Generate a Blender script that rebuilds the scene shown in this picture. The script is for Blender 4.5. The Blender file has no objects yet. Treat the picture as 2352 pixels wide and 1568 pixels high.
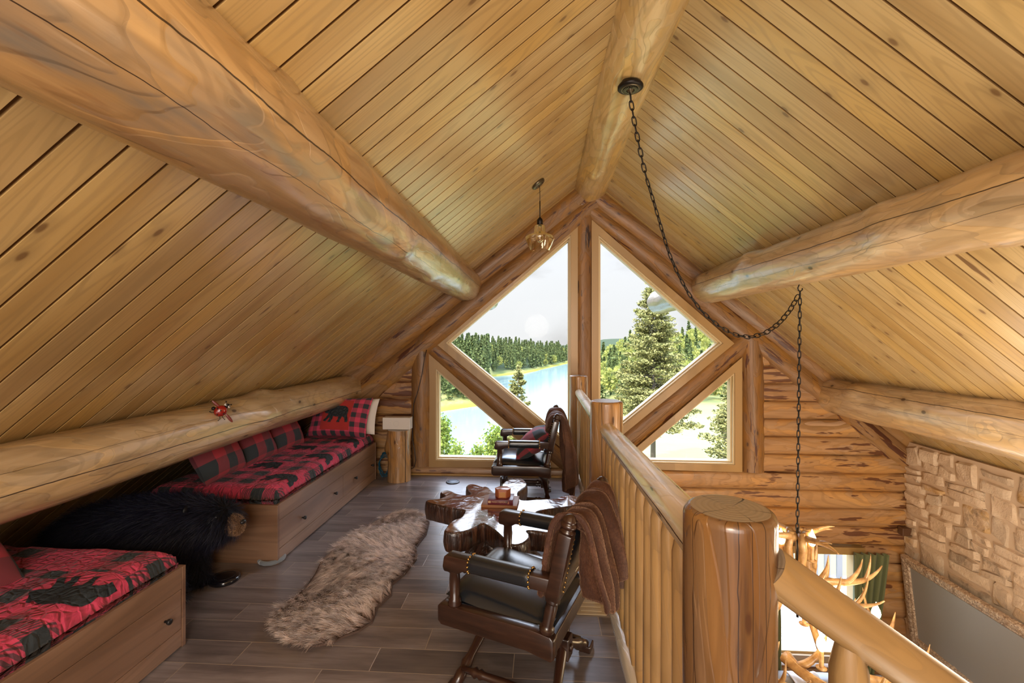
import bpy, bmesh, math, random
import numpy as np
from mathutils import Vector, Matrix, noise as mnoise
PI = math.pi
C = bpy.context.scene.collection
rng = random.Random(7)
nrg = np.random.default_rng(11)

# ------------------------------------------------------------------ scene / camera
sc = bpy.context.scene
H_EYE = 1.55
FOC, VX, HY = 1045.0, 1242.0, 772.0
YAW = math.atan((VX-1176)/FOC)
cam_d = bpy.data.cameras.new('camera')
cam = bpy.data.objects.new('camera', cam_d); C.objects.link(cam)
cam_d.sensor_width = 36.0; cam_d.sensor_fit = 'HORIZONTAL'
cam_d.lens = FOC*36.0/2352.0
cam_d.shift_y = -(784-HY)/2352.0
cam_d.clip_start = 0.05; cam_d.clip_end = 3000
cam.location = (0, 0, H_EYE); cam.rotation_euler = (PI/2, 0, YAW)
sc.camera = cam
sc.view_settings.view_transform = 'Standard'
sc.view_settings.look = 'None'
sc.view_settings.gamma = 1.0
sc.view_settings.use_curve_mapping = False
sc.view_settings.exposure = 0.0
cy = sc.cycles
cy.max_bounces = 6; cy.diffuse_bounces = 3; cy.glossy_bounces = 3; cy.transmission_bounces = 6; cy.transparent_max_bounces = 10
cy.use_denoising = True; cy.use_adaptive_sampling = True; cy.adaptive_threshold = .025
cy.sample_clamp_indirect = 6.0
cy.caustics_reflective = False; cy.caustics_refractive = False

# ------------------------------------------------------------------ object helpers
def tag(o, label=None, cat=None, group=None, kind=None):
    if label: o['label'] = label
    if cat: o['category'] = cat
    if group: o['group'] = group
    if kind: o['kind'] = kind
    return o
def thing(name, label, cat, loc=(0,0,0), rz=0.0, group=None):
    o = bpy.data.objects.new(name, None); C.objects.link(o)
    o.empty_display_size = 0.1
    o.location = loc; o.rotation_euler = (0,0,rz)
    return tag(o, label, cat, group)
class MB:
    """collects verts / faces / per-loop uv / material index and links them as one mesh object"""
    def __init__(s): s.v=[]; s.f=[]; s.m=[]; s.uv=[]; s.sm=[]; s.n=0
    def add(s, v, f, m=0, uv=None, smooth=True):
        if isinstance(m,list): m,uv=0,m
        v=[tuple(map(float,p)) for p in v]
        b=s.n; s.v+=v; s.n+=len(v)
        for q in f:
            s.f.append(tuple(b+i for i in q)); s.m.append(m); s.sm.append(smooth)
            for i in q: s.uv.append(tuple(uv[i]) if uv is not None else (0.0,0.0))
        return s
    def build(s, name, mats, parent=None, loc=None, rot=None, sharp=None):
        me=bpy.data.meshes.new(name); me.from_pydata(s.v,[],s.f)
        if not isinstance(mats,(list,tuple)): mats=[mats]
        for m in mats: me.materials.append(m)
        me.polygons.foreach_set('material_index', s.m); me.polygons.foreach_set('use_smooth', s.sm)
        ul=me.uv_layers.new(name='UVMap'); ul.data.foreach_set('uv', np.array(s.uv,dtype=np.float32).ravel())
        if sharp is not None: me.set_sharp_from_angle(angle=sharp)
        me.update()
        o=bpy.data.objects.new(name, me); C.objects.link(o)
        if parent is not None: o.parent=parent
        if loc is not None: o.location=loc
        if rot is not None: o.rotation_euler=rot
        return o
def np_obj(name, V, F, mats, parent=None, uv=None, smooth=True, midx=None):
    """fast mesh from numpy arrays (F: (n,k) quads or tris, uv per vertex)"""
    me=bpy.data.meshes.new(name); n,k=F.shape
    me.vertices.add(len(V)); me.vertices.foreach_set('co', np.asarray(V,dtype=np.float32).ravel())
    me.loops.add(n*k); me.loops.foreach_set('vertex_index', F.astype(np.int32).ravel())
    me.polygons.add(n); me.polygons.foreach_set('loop_start', np.arange(0,n*k,k,dtype=np.int32))
    me.polygons.foreach_set('loop_total', np.full(n,k,dtype=np.int32))
    me.polygons.foreach_set('use_smooth', np.full(n,bool(smooth)))
    if not isinstance(mats,(list,tuple)): mats=[mats]
    for m in mats: me.materials.append(m)
    if midx is not None: me.polygons.foreach_set('material_index', np.asarray(midx,dtype=np.int32))
    if uv is not None:
        ul=me.uv_layers.new(name='UVMap'); ul.data.foreach_set('uv', np.asarray(uv,dtype=np.float32)[F.ravel()].ravel())
    me.update(calc_edges=True); me.validate()
    o=bpy.data.objects.new(name, me); C.objects.link(o)
    if parent is not None: o.parent=parent
    return o
def copy_tree(o, parent=None):
    c=o.copy(); C.objects.link(c)
    if parent is not None: c.parent=parent
    for ch in list(o.children): copy_tree(ch, c)
    return c

# ------------------------------------------------------------------ shape makers: return (verts, faces[, uv])
def box(x0,x1,y0,y1,z0,z1,bev=0.0,seg=2):
    if bev<=0:
        v=[(x,y,z) for z in (z0,z1) for y in (y0,y1) for x in (x0,x1)]
        f=[(0,2,3,1),(4,5,7,6),(0,1,5,4),(1,3,7,5),(3,2,6,7),(2,0,4,6)]
        return v,f
    bm=bmesh.new(); bmesh.ops.create_cube(bm,size=1.0)
    for q in bm.verts:
        q.co=Vector(((x0+x1)/2+q.co.x*(x1-x0),(y0+y1)/2+q.co.y*(y1-y0),(z0+z1)/2+q.co.z*(z1-z0)))
    b=min(bev,0.45*min(x1-x0,y1-y0,z1-z0))
    bmesh.ops.bevel(bm,geom=bm.edges[:],offset=b,segments=seg,profile=0.5,affect='EDGES')
    bm.verts.index_update()
    v=[tuple(q.co) for q in bm.verts]; f=[tuple(q.index for q in p.verts) for p in bm.faces]
    bm.free(); return v,f
def frame_of(t):
    t=Vector(t).normalized(); a=Vector((0,0,1)) if abs(t.z)<0.95 else Vector((1,0,0))
    u=t.cross(a).normalized(); return u, t.cross(u).normalized()
def tube(path, radii, n=12, cap=True, closed=False):
    P=[Vector(p) for p in path]; m=len(P)
    if not hasattr(radii,'__len__'): radii=[radii]*m
    v=[]; f=[]; uv=[]; u=None; L=0
    for i,p in enumerate(P):
        if closed: t=P[(i+1)%m]-P[i-1]
        else: t=(P[min(i+1,m-1)]-P[max(i-1,0)])
        if t.length<1e-9: t=Vector((0,0,1))
        t.normalize()
        if u is None: u,w=frame_of(t)
        else:
            u=(u-t*u.dot(t)); u=u.normalized() if u.length>1e-6 else frame_of(t)[0]
        w=t.cross(u)
        if i: L+=(P[i]-P[i-1]).length
        for k in range(n):
            a=2*PI*k/n; v.append(tuple(p+(u*math.cos(a)+w*math.sin(a))*radii[i])); uv.append((k/n,L))
    rows=m if closed else m-1
    for i in range(rows):
        j=(i+1)%m
        for k in range(n): f.append((i*n+k,i*n+(k+1)%n,j*n+(k+1)%n,j*n+k))
    if cap and not closed:
        f.append(tuple(range(n-1,-1,-1))); f.append(tuple((m-1)*n+k for k in range(n)))
    return v,f,uv
def lathe(profile, n=24, cap=True, axis=((0,0,0),(0,0,1))):
    """profile: (radius, height) list; axis: (origin, direction)"""
    o=Vector(axis[0]); d=Vector(axis[1]).normalized(); u,w=frame_of(d)
    if abs(d.z)>0.999: u,w=Vector((1,0,0)),Vector((0,1,0))*(1 if d.z>0 else -1)
    v=[];f=[];uv=[]
    for (r,h) in profile:
        for k in range(n):
            a=2*PI*k/n; v.append(tuple(o+d*h+(u*math.cos(a)+w*math.sin(a))*r)); uv.append((k/n,h))
    m=len(profile)
    for i in range(m-1):
        for k in range(n): f.append((i*n+k,i*n+(k+1)%n,(i+1)*n+(k+1)%n,(i+1)*n+k))
    if cap:
        f.append(tuple(range(n-1,-1,-1))); f.append(tuple((m-1)*n+k for k in range(n)))
    return v,f,uv
def turned(p0,p1,prof,n=18):
    """turned spindle between two points; prof: (t, radius)"""
    p0=Vector(p0);p1=Vector(p1);L=(p1-p0).length
    return lathe([(r,t*L) for t,r in prof],n,True,(p0,p1-p0))
def xform(vf, M):
    v=[tuple(M@Vector(p)) for p in vf[0]]
    return (v,)+tuple(vf[1:])
def ball(c, r, nu=12, nv=8, sc3=(1,1,1)):
    v=[];f=[]
    for j in range(nv+1):
        t=PI*j/nv
        for i in range(nu):
            a=2*PI*i/nu
            v.append((c[0]+r*sc3[0]*math.sin(t)*math.cos(a),c[1]+r*sc3[1]*math.sin(t)*math.sin(a),c[2]+r*sc3[2]*math.cos(t)))
    for j in range(nv):
        for i in range(nu): f.append((j*nu+i,(j+1)*nu+i,(j+1)*nu+(i+1)%nu,j*nu+(i+1)%nu))
    return v,f
def nz(p, s=1.0): return mnoise.noise(Vector(p)*s)
def fbm(p, s=1.0, o=3): return mnoise.fractal(Vector(p)*s, 1.0, 2.0, o)
def extrude_poly(poly, plane, a, b, bev=0.0):
    """prism of a 2-D polygon; plane 'xz' extrudes along y from a to b, 'xy' along z, 'yz' along x"""
    def P(p,h):
        return (p[0],h,p[1]) if plane=='xz' else ((p[0],p[1],h) if plane=='xy' else (h,p[0],p[1]))
    bm=bmesh.new(); lo=[bm.verts.new(P(p,a)) for p in poly]; hi=[bm.verts.new(P(p,b)) for p in poly]
    n=len(poly)
    bm.faces.new(lo[::-1]); bm.faces.new(hi)
    for i in range(n): bm.faces.new((lo[i],lo[(i+1)%n],hi[(i+1)%n],hi[i]))
    bmesh.ops.recalc_face_normals(bm,faces=bm.faces[:])
    if bev>0: bmesh.ops.bevel(bm,geom=bm.edges[:],offset=bev,segments=2,profile=0.5,affect='EDGES')
    bmesh.ops.triangulate(bm,faces=[q for q in bm.faces if len(q.verts)>4])
    bm.verts.index_update()
    v=[tuple(q.co) for q in bm.verts]; f=[tuple(q.index for q in p.verts) for p in bm.faces]; bm.free()
    return v,f

# ------------------------------------------------------------------ material helpers
class NT:
    def __init__(s,name):
        s.mat=bpy.data.materials.new(name); s.mat.use_nodes=True; s.t=s.mat.node_tree; s.t.nodes.clear()
        s.out=s.t.nodes.new('ShaderNodeOutputMaterial')
    def n(s,typ,**kw):
        q=s.t.nodes.new(typ)
        for k,v in kw.items(): setattr(q,k,v)
        return q
    def put(s,sock,val):
        if isinstance(val,bpy.types.NodeSocket): s.t.links.new(val,sock)
        elif val is not None:
            if sock.type=='RGBA' and len(val)==3: val=(*val,1)
            sock.default_value=val
    def coord(s,kind='Object'): return s.n('ShaderNodeTexCoord').outputs[kind]
    def uv(s): return s.n('ShaderNodeUVMap').outputs[0]
    def scale(s,vec,sx,sy=None,sz=None,loc=(0,0,0)):
        q=s.n('ShaderNodeMapping'); s.put(q.inputs['Vector'],vec); q.inputs['Location'].default_value=loc
        q.inputs['Scale'].default_value=(sx,sx if sy is None else sy,sx if sz is None else sz); return q.outputs[0]
    def noise(s,vec,sc=1.0,det=3,rough=.55,dist=0.0,color=False):
        q=s.n('ShaderNodeTexNoise'); s.put(q.inputs['Vector'],vec)
        q.inputs['Scale'].default_value=sc;q.inputs['Detail'].default_value=det;q.inputs['Roughness'].default_value=rough;q.inputs['Distortion'].default_value=dist
        return q.outputs['Color' if color else 'Fac']
    def voro(s,vec,sc=1.0,feature='F1',out='Distance',rand=1.0,dim='3D'):
        q=s.n('ShaderNodeTexVoronoi',feature=feature,voronoi_dimensions=dim); s.put(q.inputs['Vector'],vec); q.inputs['Scale'].default_value=sc; q.inputs['Randomness'].default_value=rand
        return q.outputs[out]
    def white(s,val):
        q=s.n('ShaderNodeTexWhiteNoise',noise_dimensions='1D' if val.type=='VALUE' else '3D')
        s.put(q.inputs['W' if val.type=='VALUE' else 'Vector'],val); return q.outputs['Value']
    def m(s,op,a,b=None,c=None,clamp=False):
        q=s.n('ShaderNodeMath',operation=op,use_clamp=clamp)
        for i,x in enumerate((a,b,c)):
            if x is not None: s.put(q.inputs[i],x)
        return q.outputs[0]
    def vm(s,op,a,b):
        q=s.n('ShaderNodeVectorMath',operation=op); s.put(q.inputs[0],a); s.put(q.inputs[1],b); return q.outputs[0]
    def sep(s,v): q=s.n('ShaderNodeSeparateXYZ'); s.put(q.inputs[0],v); return q.outputs
    def comb(s,x,y,z):
        q=s.n('ShaderNodeCombineXYZ')
        for i,a in enumerate((x,y,z)): s.put(q.inputs[i],a)
        return q.outputs[0]
    def mix(s,fac,a,b,mode='MIX'):
        q=s.n('ShaderNodeMix',data_type='RGBA',blend_type=mode); s.put(q.inputs[0],fac); s.put(q.inputs[6],a); s.put(q.inputs[7],b); return q.outputs[2]
    def step(s,x,lo,hi):
        q=s.n('ShaderNodeMapRange',interpolation_type='SMOOTHSTEP'); s.put(q.inputs[0],x)
        q.inputs[1].default_value=lo;q.inputs[2].default_value=hi; return q.outputs[0]
    def ramp(s,x,stops):
        q=s.n('ShaderNodeValToRGB'); s.put(q.inputs[0],x); e=q.color_ramp.elements
        while len(e)<len(stops): e.new(0.5)
        for i,(p,c) in enumerate(stops): e[i].position=p; e[i].color=(*c,1) if len(c)==3 else c
        return q.outputs[0]
    def bump(s,h,strength=.3,dist=.01,normal=None):
        q=s.n('ShaderNodeBump'); s.put(q.inputs['Height'],h); q.inputs['Strength'].default_value=strength; q.inputs['Distance'].default_value=dist
        if normal is not None: s.put(q.inputs['Normal'],normal)
        return q.outputs[0]
    def bsdf(s,col,rough=.5,metal=0.0,normal=None,**kw):
        q=s.n('ShaderNodeBsdfPrincipled'); s.put(q.inputs['Base Color'],col); s.put(q.inputs['Roughness'],rough); s.put(q.inputs['Metallic'],metal)
        if normal is not None: s.put(q.inputs['Normal'],normal)
        for k,v in kw.items(): s.put(q.inputs[k.replace('_',' ')],v)
        s.t.links.new(q.outputs[0],s.out.inputs['Surface']); return s.mat
def srgb(r,g,b):
    f=lambda c:(c/255)/12.92 if c/255<=.04045 else ((c/255+.055)/1.055)**2.4
    return (f(r),f(g),f(b))
def plain(name,col,rough=.5,metal=0.0,**kw): return NT(name).bsdf(col,rough,metal,**kw)

def log_mat(name, light, mid, dark, axis='z', fleck=.0, stain=.0, rough=.38, cracks=(), fl_col=(.10,.028,.01), knots=.5, hew=.5, rings=.35, warp=1.0, peel=1.0, stain_col=(.17,.15,.125), fsc=(20,2.3), fth=.60, ssc=(4.4,.85), coat=.35, weather=None):
    """peeled-log timber. grain runs along the object's own axis; cracks: (u0, wobble, half width) in the log's own uv"""
    t=NT(name); p=t.coord('Object')
    def st(a,b): return t.scale(p,*(dict(x=(b,a,a),y=(a,b,a),z=(a,a,b))[axis]))
    base=t.noise(st(2.2,.45),1.0,4,.6,.6)
    col=t.ramp(base,[(.28,dark),(.47,mid),(.66,light)])
    # contour figure of a peeled log
    fig=t.noise(st(3.2,.8),1.0,2,.45,.35*warp)
    ring=t.m('SINE',t.m('MULTIPLY',fig,95.0))
    ringm=t.step(ring,.25,.95)
    col=t.mix(t.m('MULTIPLY',ringm,rings),col,tuple(c*.62 for c in mid))
    tn=t.m('MULTIPLY',t.noise(st(3.6,1.15),1.0,3,.5,.55*warp),15.0)
    ti=t.m('FLOOR',tn); tf=t.m('FRACT',tn)
    hs=t.n('ShaderNodeHueSaturation'); t.put(hs.inputs['Color'],col)
    t.put(hs.inputs['Value'],t.m('ADD',1-.22*peel,t.m('MULTIPLY',t.white(ti),.44*peel))); t.put(hs.inputs['Saturation'],t.m('ADD',1.08,t.m('MULTIPLY',t.white(t.m('ADD',ti,40.0)),-.3*peel))); col=hs.outputs[0]
    col=t.mix(t.m('MULTIPLY',t.m('LESS_THAN',tf,.10),.17*peel),col,tuple(c*.45 for c in mid))
    fine=t.noise(st(42,2.2),1.0,3,.6)
    col=t.mix(t.m('MULTIPLY',t.step(fine,.5,.75),.35),col,tuple(c*.55 for c in mid))
    if stain>0:
        sn=t.noise(st(*ssc),1.0,4,.65,.4)
        col=t.mix(t.m('MULTIPLY',t.step(sn,.56,.70),stain),col,stain_col)
    if fleck>0:
        fn=t.noise(st(*fsc),1.0,3,.55,.25)
        fm=t.noise(st(1.6,.9),1.0,2,.5)
        thr=t.m('SUBTRACT',t.m('ADD',fn,t.m('MULTIPLY',t.m('SUBTRACT',fm,.5),.5)),.0)
        col=t.mix(t.m('MULTIPLY',t.step(thr,fth,fth+.025),fleck),col,fl_col)
    if weather is not None:
        vv=t.sep(t.uv())[1]; wn=t.noise(st(5,1.0),1.0,3)
        col=t.mix(t.m('MULTIPLY',t.step(t.m('ADD',vv,t.m('MULTIPLY',wn,.1)),weather,weather+.08),.9),col,(.060,.050,.032))
    kd=None
    if knots>0:
        kv=st(2.4,1.5); dm='3D'
        if cracks: k_=t.sep(t.uv()); kv=t.comb(t.m('MULTIPLY',k_[0],5.0),t.m('MULTIPLY',k_[1],2.6),0.0); dm='2D'
        kd=t.voro(kv,1.0,dim=dm); kr=t.white(t.voro(kv,1.0,out='Position',dim=dm))
        km=t.m('MULTIPLY',t.m('SUBTRACT',1.0,t.step(kd,.035,.075)),t.m('GREATER_THAN',kr,1-knots))
        halo=t.m('MULTIPLY',t.m('SUBTRACT',1.0,t.step(kd,.05,.22)),t.m('GREATER_THAN',kr,1-knots))
        col=t.mix(t.m('MULTIPLY',halo,.45),col,tuple(c*.5 for c in mid))
        col=t.mix(t.m('MULTIPLY',km,.85),col,(.055,.02,.008))
    hgt=t.m('ADD',t.m('ADD',t.m('MULTIPLY',t.noise(st(9,2.2),1.0,2,.5),hew),t.m('MULTIPLY',fine,.12)),t.m('MULTIPLY',t.step(tf,0,.25),.14*peel))
    if cracks:
        uv=t.sep(t.uv()); u,v=uv[0],uv[1]
        for (u0,wob,w,v0,v1) in cracks:
            wn=t.noise(t.comb(t.m('MULTIPLY',v,1.3),u0*37.0,0.0),1.0,5,.62)
            uc=t.m('ADD',u0,t.m('MULTIPLY',t.m('SUBTRACT',wn,.5),wob))
            d=t.m('ABSOLUTE',t.m('SUBTRACT',u,uc))
            wv=t.m('MULTIPLY',t.m('ADD',.35,t.noise(t.comb(v,u0*91.0,3.0),2.0,3)),w)
            inside=t.m('MULTIPLY',t.m('GREATER_THAN',v,v0),t.m('LESS_THAN',v,v1))
            cm=t.m('MULTIPLY',t.m('LESS_THAN',d,wv),inside)
            col=t.mix(t.m('MULTIPLY',cm,.93),col,(.03,.014,.007))
            hgt=t.m('SUBTRACT',hgt,t.m('MULTIPLY',cm,1.2))
    rr=t.m('ADD',rough-.1,t.m('MULTIPLY',t.noise(st(5,1.2),1.0,2),.2))
    return t.bsdf(col,rr,0.0,t.bump(hgt,.75,.014),Coat_Weight=coat,Coat_Roughness=.22)

def board_mat(name, light, mid, dark, pitch, rough=.4, long='x', knots=.45, coat=.3, grain=1.0, groove_shade=None):
    """boards side by side along local y (pitch), grain along local x"""
    t=NT(name); p=t.sep(t.coord('Object'))
    L,Wd=(p[0],p[1])
    idx=t.m('FLOOR',t.m('DIVIDE',Wd,pitch)); rnd=t.white(idx)
    # joints of the board lengths: offset per board
    seg=t.m('FLOOR',t.m('DIVIDE',t.m('ADD',L,t.m('MULTIPLY',rnd,3.7)),9.1))
    rnd2=t.white(t.m('ADD',idx,t.m('MULTIPLY',seg,57.3)))
    Lo=t.m('ADD',L,t.m('MULTIPLY',rnd2,31.0))
    q=t.comb(t.m('MULTIPLY',Lo,.6),t.m('ADD',t.m('MULTIPLY',Wd,4.2),t.m('MULTIPLY',rnd2,9.0)),t.m('MULTIPLY',rnd2,17.0))
    base=t.noise(q,1.0,3,.55,.3)
    col=t.ramp(base,[(.3,dark),(.5,mid),(.72,light)])
    col=t.mix(t.m('MULTIPLY',t.m('SUBTRACT',rnd2,.5),.55),col,light,'MIX') if False else col
    hs=t.n('ShaderNodeHueSaturation'); t.put(hs.inputs['Color'],col); t.put(hs.inputs['Value'],t.m('ADD',.92,t.m('MULTIPLY',rnd2,.15))); t.put(hs.inputs['Saturation'],t.m('ADD',.93,t.m('MULTIPLY',rnd,.16)))
    col=hs.outputs[0]
    # cathedral figure
    fq=t.comb(t.m('MULTIPLY',Lo,.55),t.m('MULTIPLY',Wd,7.0),t.m('MULTIPLY',rnd2,23.0))
    fig=t.m('SINE',t.m('MULTIPLY',t.noise(fq,1.0,1,.4),120.0*grain))
    col=t.mix(t.m('MULTIPLY',t.step(fig,.1,.95),.30),col,tuple(c*.55 for c in mid))
    fine=t.noise(t.comb(t.m('MULTIPLY',Lo,3.0),t.m('MULTIPLY',Wd,110.0),rnd2),1.0,2,.5)
    col=t.mix(t.m('MULTIPLY',t.step(fine,.5,.8),.25),col,tuple(c*.6 for c in mid))
    if knots>0:
        kq=t.comb(t.m('MULTIPLY',Lo,2.6),t.m('ADD',t.m('MULTIPLY',Wd,5.2),t.m('MULTIPLY',rnd2,40.0)),0.0)
        kd=t.voro(kq,1.0,dim='2D'); kr=t.white(t.voro(kq,1.0,out='Position',dim='2D'))
        on=t.m('GREATER_THAN',kr,1-knots)
        col=t.mix(t.m('MULTIPLY',t.m('MULTIPLY',t.m('SUBTRACT',1.0,t.step(kd,.05,.25)),on),.4),col,tuple(c*.55 for c in mid))
        col=t.mix(t.m('MULTIPLY',t.m('MULTIPLY',t.m('SUBTRACT',1.0,t.step(kd,.03,.075)),on),.7),col,(.12,.045,.014))
        # rare dark resin streaks
        sq=t.comb(t.m('MULTIPLY',Lo,1.6),t.m('MULTIPLY',Wd,16.0),t.m('MULTIPLY',rnd2,11.0))
        sm=t.step(t.noise(sq,1.0,3,.5),.71,.76)
        col=t.mix(t.m('MULTIPLY',sm,.8),col,(.10,.04,.015))
    if groove_shade is not None: col=t.mix(t.step(t.m('ABSOLUTE',p[2]),.001,.004),col,groove_shade)  # painted shade: recessed groove floors tinted darker brown than the board faces
    return t.bsdf(col,rough,0.0,t.bump(t.m('ADD',t.m('MULTIPLY',fine,.5),base),.12,.004),Coat_Weight=coat,Coat_Roughness=.25)
SKY,SKY_UP,SUN,REAR,LOFT,LOWER,LOWP=.37,9.5,4.2,56,44,26,28
sc.view_settings.exposure=1.5
# ------------------------------------------------------------------ materials
M={}
M['purlin']=log_mat('peeled_pine',weather=6.85,coat=.7,light=(.58,.385,.19),mid=(.42,.25,.108),dark=(.24,.125,.05),stain=.8,rough=.30,knots=.4,hew=1.3,rings=.38,fleck=.25,fl_col=(.2,.075,.025),
    cracks=[(.43,.05,.0026,-9,99),(.535,.05,.0010,1.2,5),(.6,.05,.0010,4,7.5),(.36,.04,.0009,5,9)])
M['purlin_pale']=log_mat('pale_peeled_pine',weather=6.85,light=(.68,.50,.29),mid=(.54,.37,.19),dark=(.38,.23,.10),stain=.45,coat=.7,rough=.30,knots=.5,hew=1.3,rings=.35,fleck=.2,fl_col=(.22,.09,.03),
    cracks=[(.56,.04,.0026,-9,99),(.47,.05,.0008,2,6),(.62,.04,.0009,4,6.5)])
M['gable_log']=log_mat('skip_peeled_log',(.355,.19,.06),(.25,.118,.033),(.16,.068,.019),fleck=.95,stain=.22,rough=.5,coat=.12,knots=.35,rings=.25,hew=.5,fl_col=(.075,.02,.008),
    cracks=[(.47,.06,.0012,-9,99)])
M['king']=log_mat('king_post_log',(.34,.175,.055),(.235,.108,.031),(.14,.055,.016),fleck=.95,stain=.8,stain_col=(.05,.03,.02),ssc=(9,.9),rough=.5,coat=.12,knots=.3,rings=.2,hew=.5,fl_col=(.03,.012,.008))
M['purlin_ridge']=log_mat('ridge_pine',(.72,.50,.22),(.58,.37,.13),(.42,.245,.075),stain=.25,coat=.6,rough=.31,knots=.3,hew=1.2,rings=.4,fleck=.15,fl_col=(.2,.09,.03))
M['post_far']=log_mat('newel_log_far',(.48,.28,.11),(.36,.19,.068),(.22,.10,.032),fleck=.3,stain=.5,stain_col=(.10,.06,.035),rough=.33,knots=.4,rings=.3,hew=.4,fl_col=(.05,.02,.01),cracks=[(.66,.03,.006,-9,99),(.45,.04,.003,-9,99)])
M['wall_log_x']=log_mat('wall_log',(.47,.26,.10),(.36,.18,.062),(.24,.105,.034),axis='x',fleck=.9,stain=.15,rough=.45,knots=.4,rings=.3,hew=.6,fl_col=(.10,.03,.012))
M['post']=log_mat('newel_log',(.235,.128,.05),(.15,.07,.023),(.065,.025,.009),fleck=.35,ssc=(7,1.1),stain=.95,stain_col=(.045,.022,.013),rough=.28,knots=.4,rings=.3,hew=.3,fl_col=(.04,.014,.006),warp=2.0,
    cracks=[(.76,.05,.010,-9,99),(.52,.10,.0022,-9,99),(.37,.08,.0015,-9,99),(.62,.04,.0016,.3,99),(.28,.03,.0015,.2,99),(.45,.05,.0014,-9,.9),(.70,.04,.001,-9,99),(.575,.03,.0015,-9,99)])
M['rail']=log_mat('peeled_rail',(.84,.75,.58),(.74,.62,.44),(.58,.44,.27),peel=.5,stain=.3,rough=.3,knots=.3,hew=1.0,rings=.2,cracks=[(.42,.05,.008,-9,99)])
M['baluster']=log_mat('baluster_wood',(.54,.36,.17),(.43,.265,.115),(.31,.175,.068),peel=.6,rough=.36,knots=.3,hew=.7,rings=.25,fleck=.12)
M['stair_rail']=log_mat('stair_rail_wood',(.32,.205,.092),(.26,.155,.064),(.20,.11,.042),peel=.4,coat=.1,rough=.42,knots=.25,hew=.3,rings=.25)
M['frame']=board_mat('window_trim_wood',(.50,.31,.11),(.42,.245,.075),(.33,.175,.05),.11,rough=.42,knots=.25)
M['ceil']=board_mat('ceiling_boards',(.64,.44,.19),(.55,.355,.14),(.43,.255,.085),.122,rough=.30,knots=.5,coat=.6,groove_shade=(.25,.135,.05))
M['laminate']=board_mat('walnut_laminate',(.30,.18,.115),(.22,.12,.07),(.15,.075,.042),.9,rough=.42,knots=0,coat=.1,grain=.6)
def swap_axes(mat,xx,yy):
    nt=mat.node_tree
    for n in list(nt.nodes):
        if n.type=='SEPXYZ':
            lk=[(l.to_socket,l.from_socket.name) for l in nt.links if l.from_node==n]
            for to,nm in lk:
                if nm=='X': nt.links.new(n.outputs[xx],to)
                elif nm=='Y': nt.links.new(n.outputs[yy],to)
    return mat
swap_axes(M['laminate'],'X','Z')
M['laminate_edge']=plain('laminate_edge',(.33,.18,.09),.45)
t=NT('end_grain'); p=t.sep(t.coord('Object'))
rr=t.m('SQRT',t.m('ADD',t.m('POWER',p[0],2.0),t.m('POWER',p[1],2.0)))
ringw=t.m('SINE',t.m('MULTIPLY',t.m('ADD',rr,t.m('MULTIPLY',t.noise(t.coord('Object'),9,2),.012)),520.0))
col=t.mix(t.m('MULTIPLY',t.step(ringw,0,1),.3),(.31,.235,.16),(.20,.145,.095))
ang=t.m('ARCTAN2',p[1],p[0])
for a0,w in ((-.35,.02),(2.4,.012),(.9,.009),(-1.6,.01),(-2.6,.008)):
    d=t.m('ABSOLUTE',t.m('SUBTRACT',t.m('ADD',ang,t.m('MULTIPLY',t.m('SUBTRACT',t.noise(t.coord('Object'),14,3),.5),.5)),a0))
    col=t.mix(t.m('LESS_THAN',t.m('MULTIPLY',d,rr),t.m('MULTIPLY',rr,w*1.6)),col,(.035,.02,.012))
sn=t.noise(t.coord('Object'),7,4,.6)
col=t.mix(t.m('MULTIPLY',t.step(sn,.45,.7),.35),col,(.22,.2,.18))
M['end']=t.bsdf(col,.38,0.0,t.bump(ringw,.1,.002),Coat_Weight=.3,Coat_Roughness=.25)
# floor tile
t=NT('wood_look_tile'); p=t.sep(t.coord('Object'))
PIT,LEN,Y0,X0=.161,.666,2.059,-1.460
r_=t.m('DIVIDE',t.m('SUBTRACT',p[1],Y0),PIT); row=t.m('FLOOR',r_); fy=t.m('SUBTRACT',r_,row)
c_=t.m('DIVIDE',t.m('SUBTRACT',t.m('SUBTRACT',p[0],X0),t.m('MULTIPLY',row,LEN/3)),LEN); cl=t.m('FLOOR',c_); fx=t.m('SUBTRACT',c_,cl)
gy=t.m('MULTIPLY',t.m('MINIMUM',fy,t.m('SUBTRACT',1.0,fy)),PIT); gx=t.m('MULTIPLY',t.m('MINIMUM',fx,t.m('SUBTRACT',1.0,fx)),LEN)
gd=t.m('MINIMUM',gx,gy); grout=t.m('SUBTRACT',1.0,t.step(gd,.0012,.0026))
rnd=t.white(t.m('ADD',t.m('MULTIPLY',row,13.7),t.m('MULTIPLY',cl,71.3)))
q=t.comb(t.m('ADD',t.m('MULTIPLY',p[0],1.6),t.m('MULTIPLY',rnd,37.0)),t.m('MULTIPLY',p[1],9.0),t.m('MULTIPLY',rnd,9.0))
b1=t.noise(q,1.0,5,.62,.4)
col=t.ramp(b1,[(.28,(.092,.073,.070)),(.5,(.180,.146,.138)),(.72,(.28,.235,.222))])
b2=t.noise(t.comb(t.m('MULTIPLY',p[0],4.0),t.m('MULTIPLY',p[1],70.0),rnd),1.0,3,.6)
col=t.mix(t.m('MULTIPLY',t.step(b2,.45,.75),.4),col,(.062,.046,.040))
hs=t.n('ShaderNodeHueSaturation'); t.put(hs.inputs['Color'],col); t.put(hs.inputs['Value'],t.m('ADD',.75,t.m('MULTIPLY',rnd,.5))); col=hs.outputs[0]
col=t.mix(grout,col,(.36,.28,.21))
hh=t.m('SUBTRACT',t.m('ADD',t.m('MULTIPLY',b2,.3),t.m('MULTIPLY',b1,.5)),t.m('MULTIPLY',grout,1.0))
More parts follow.
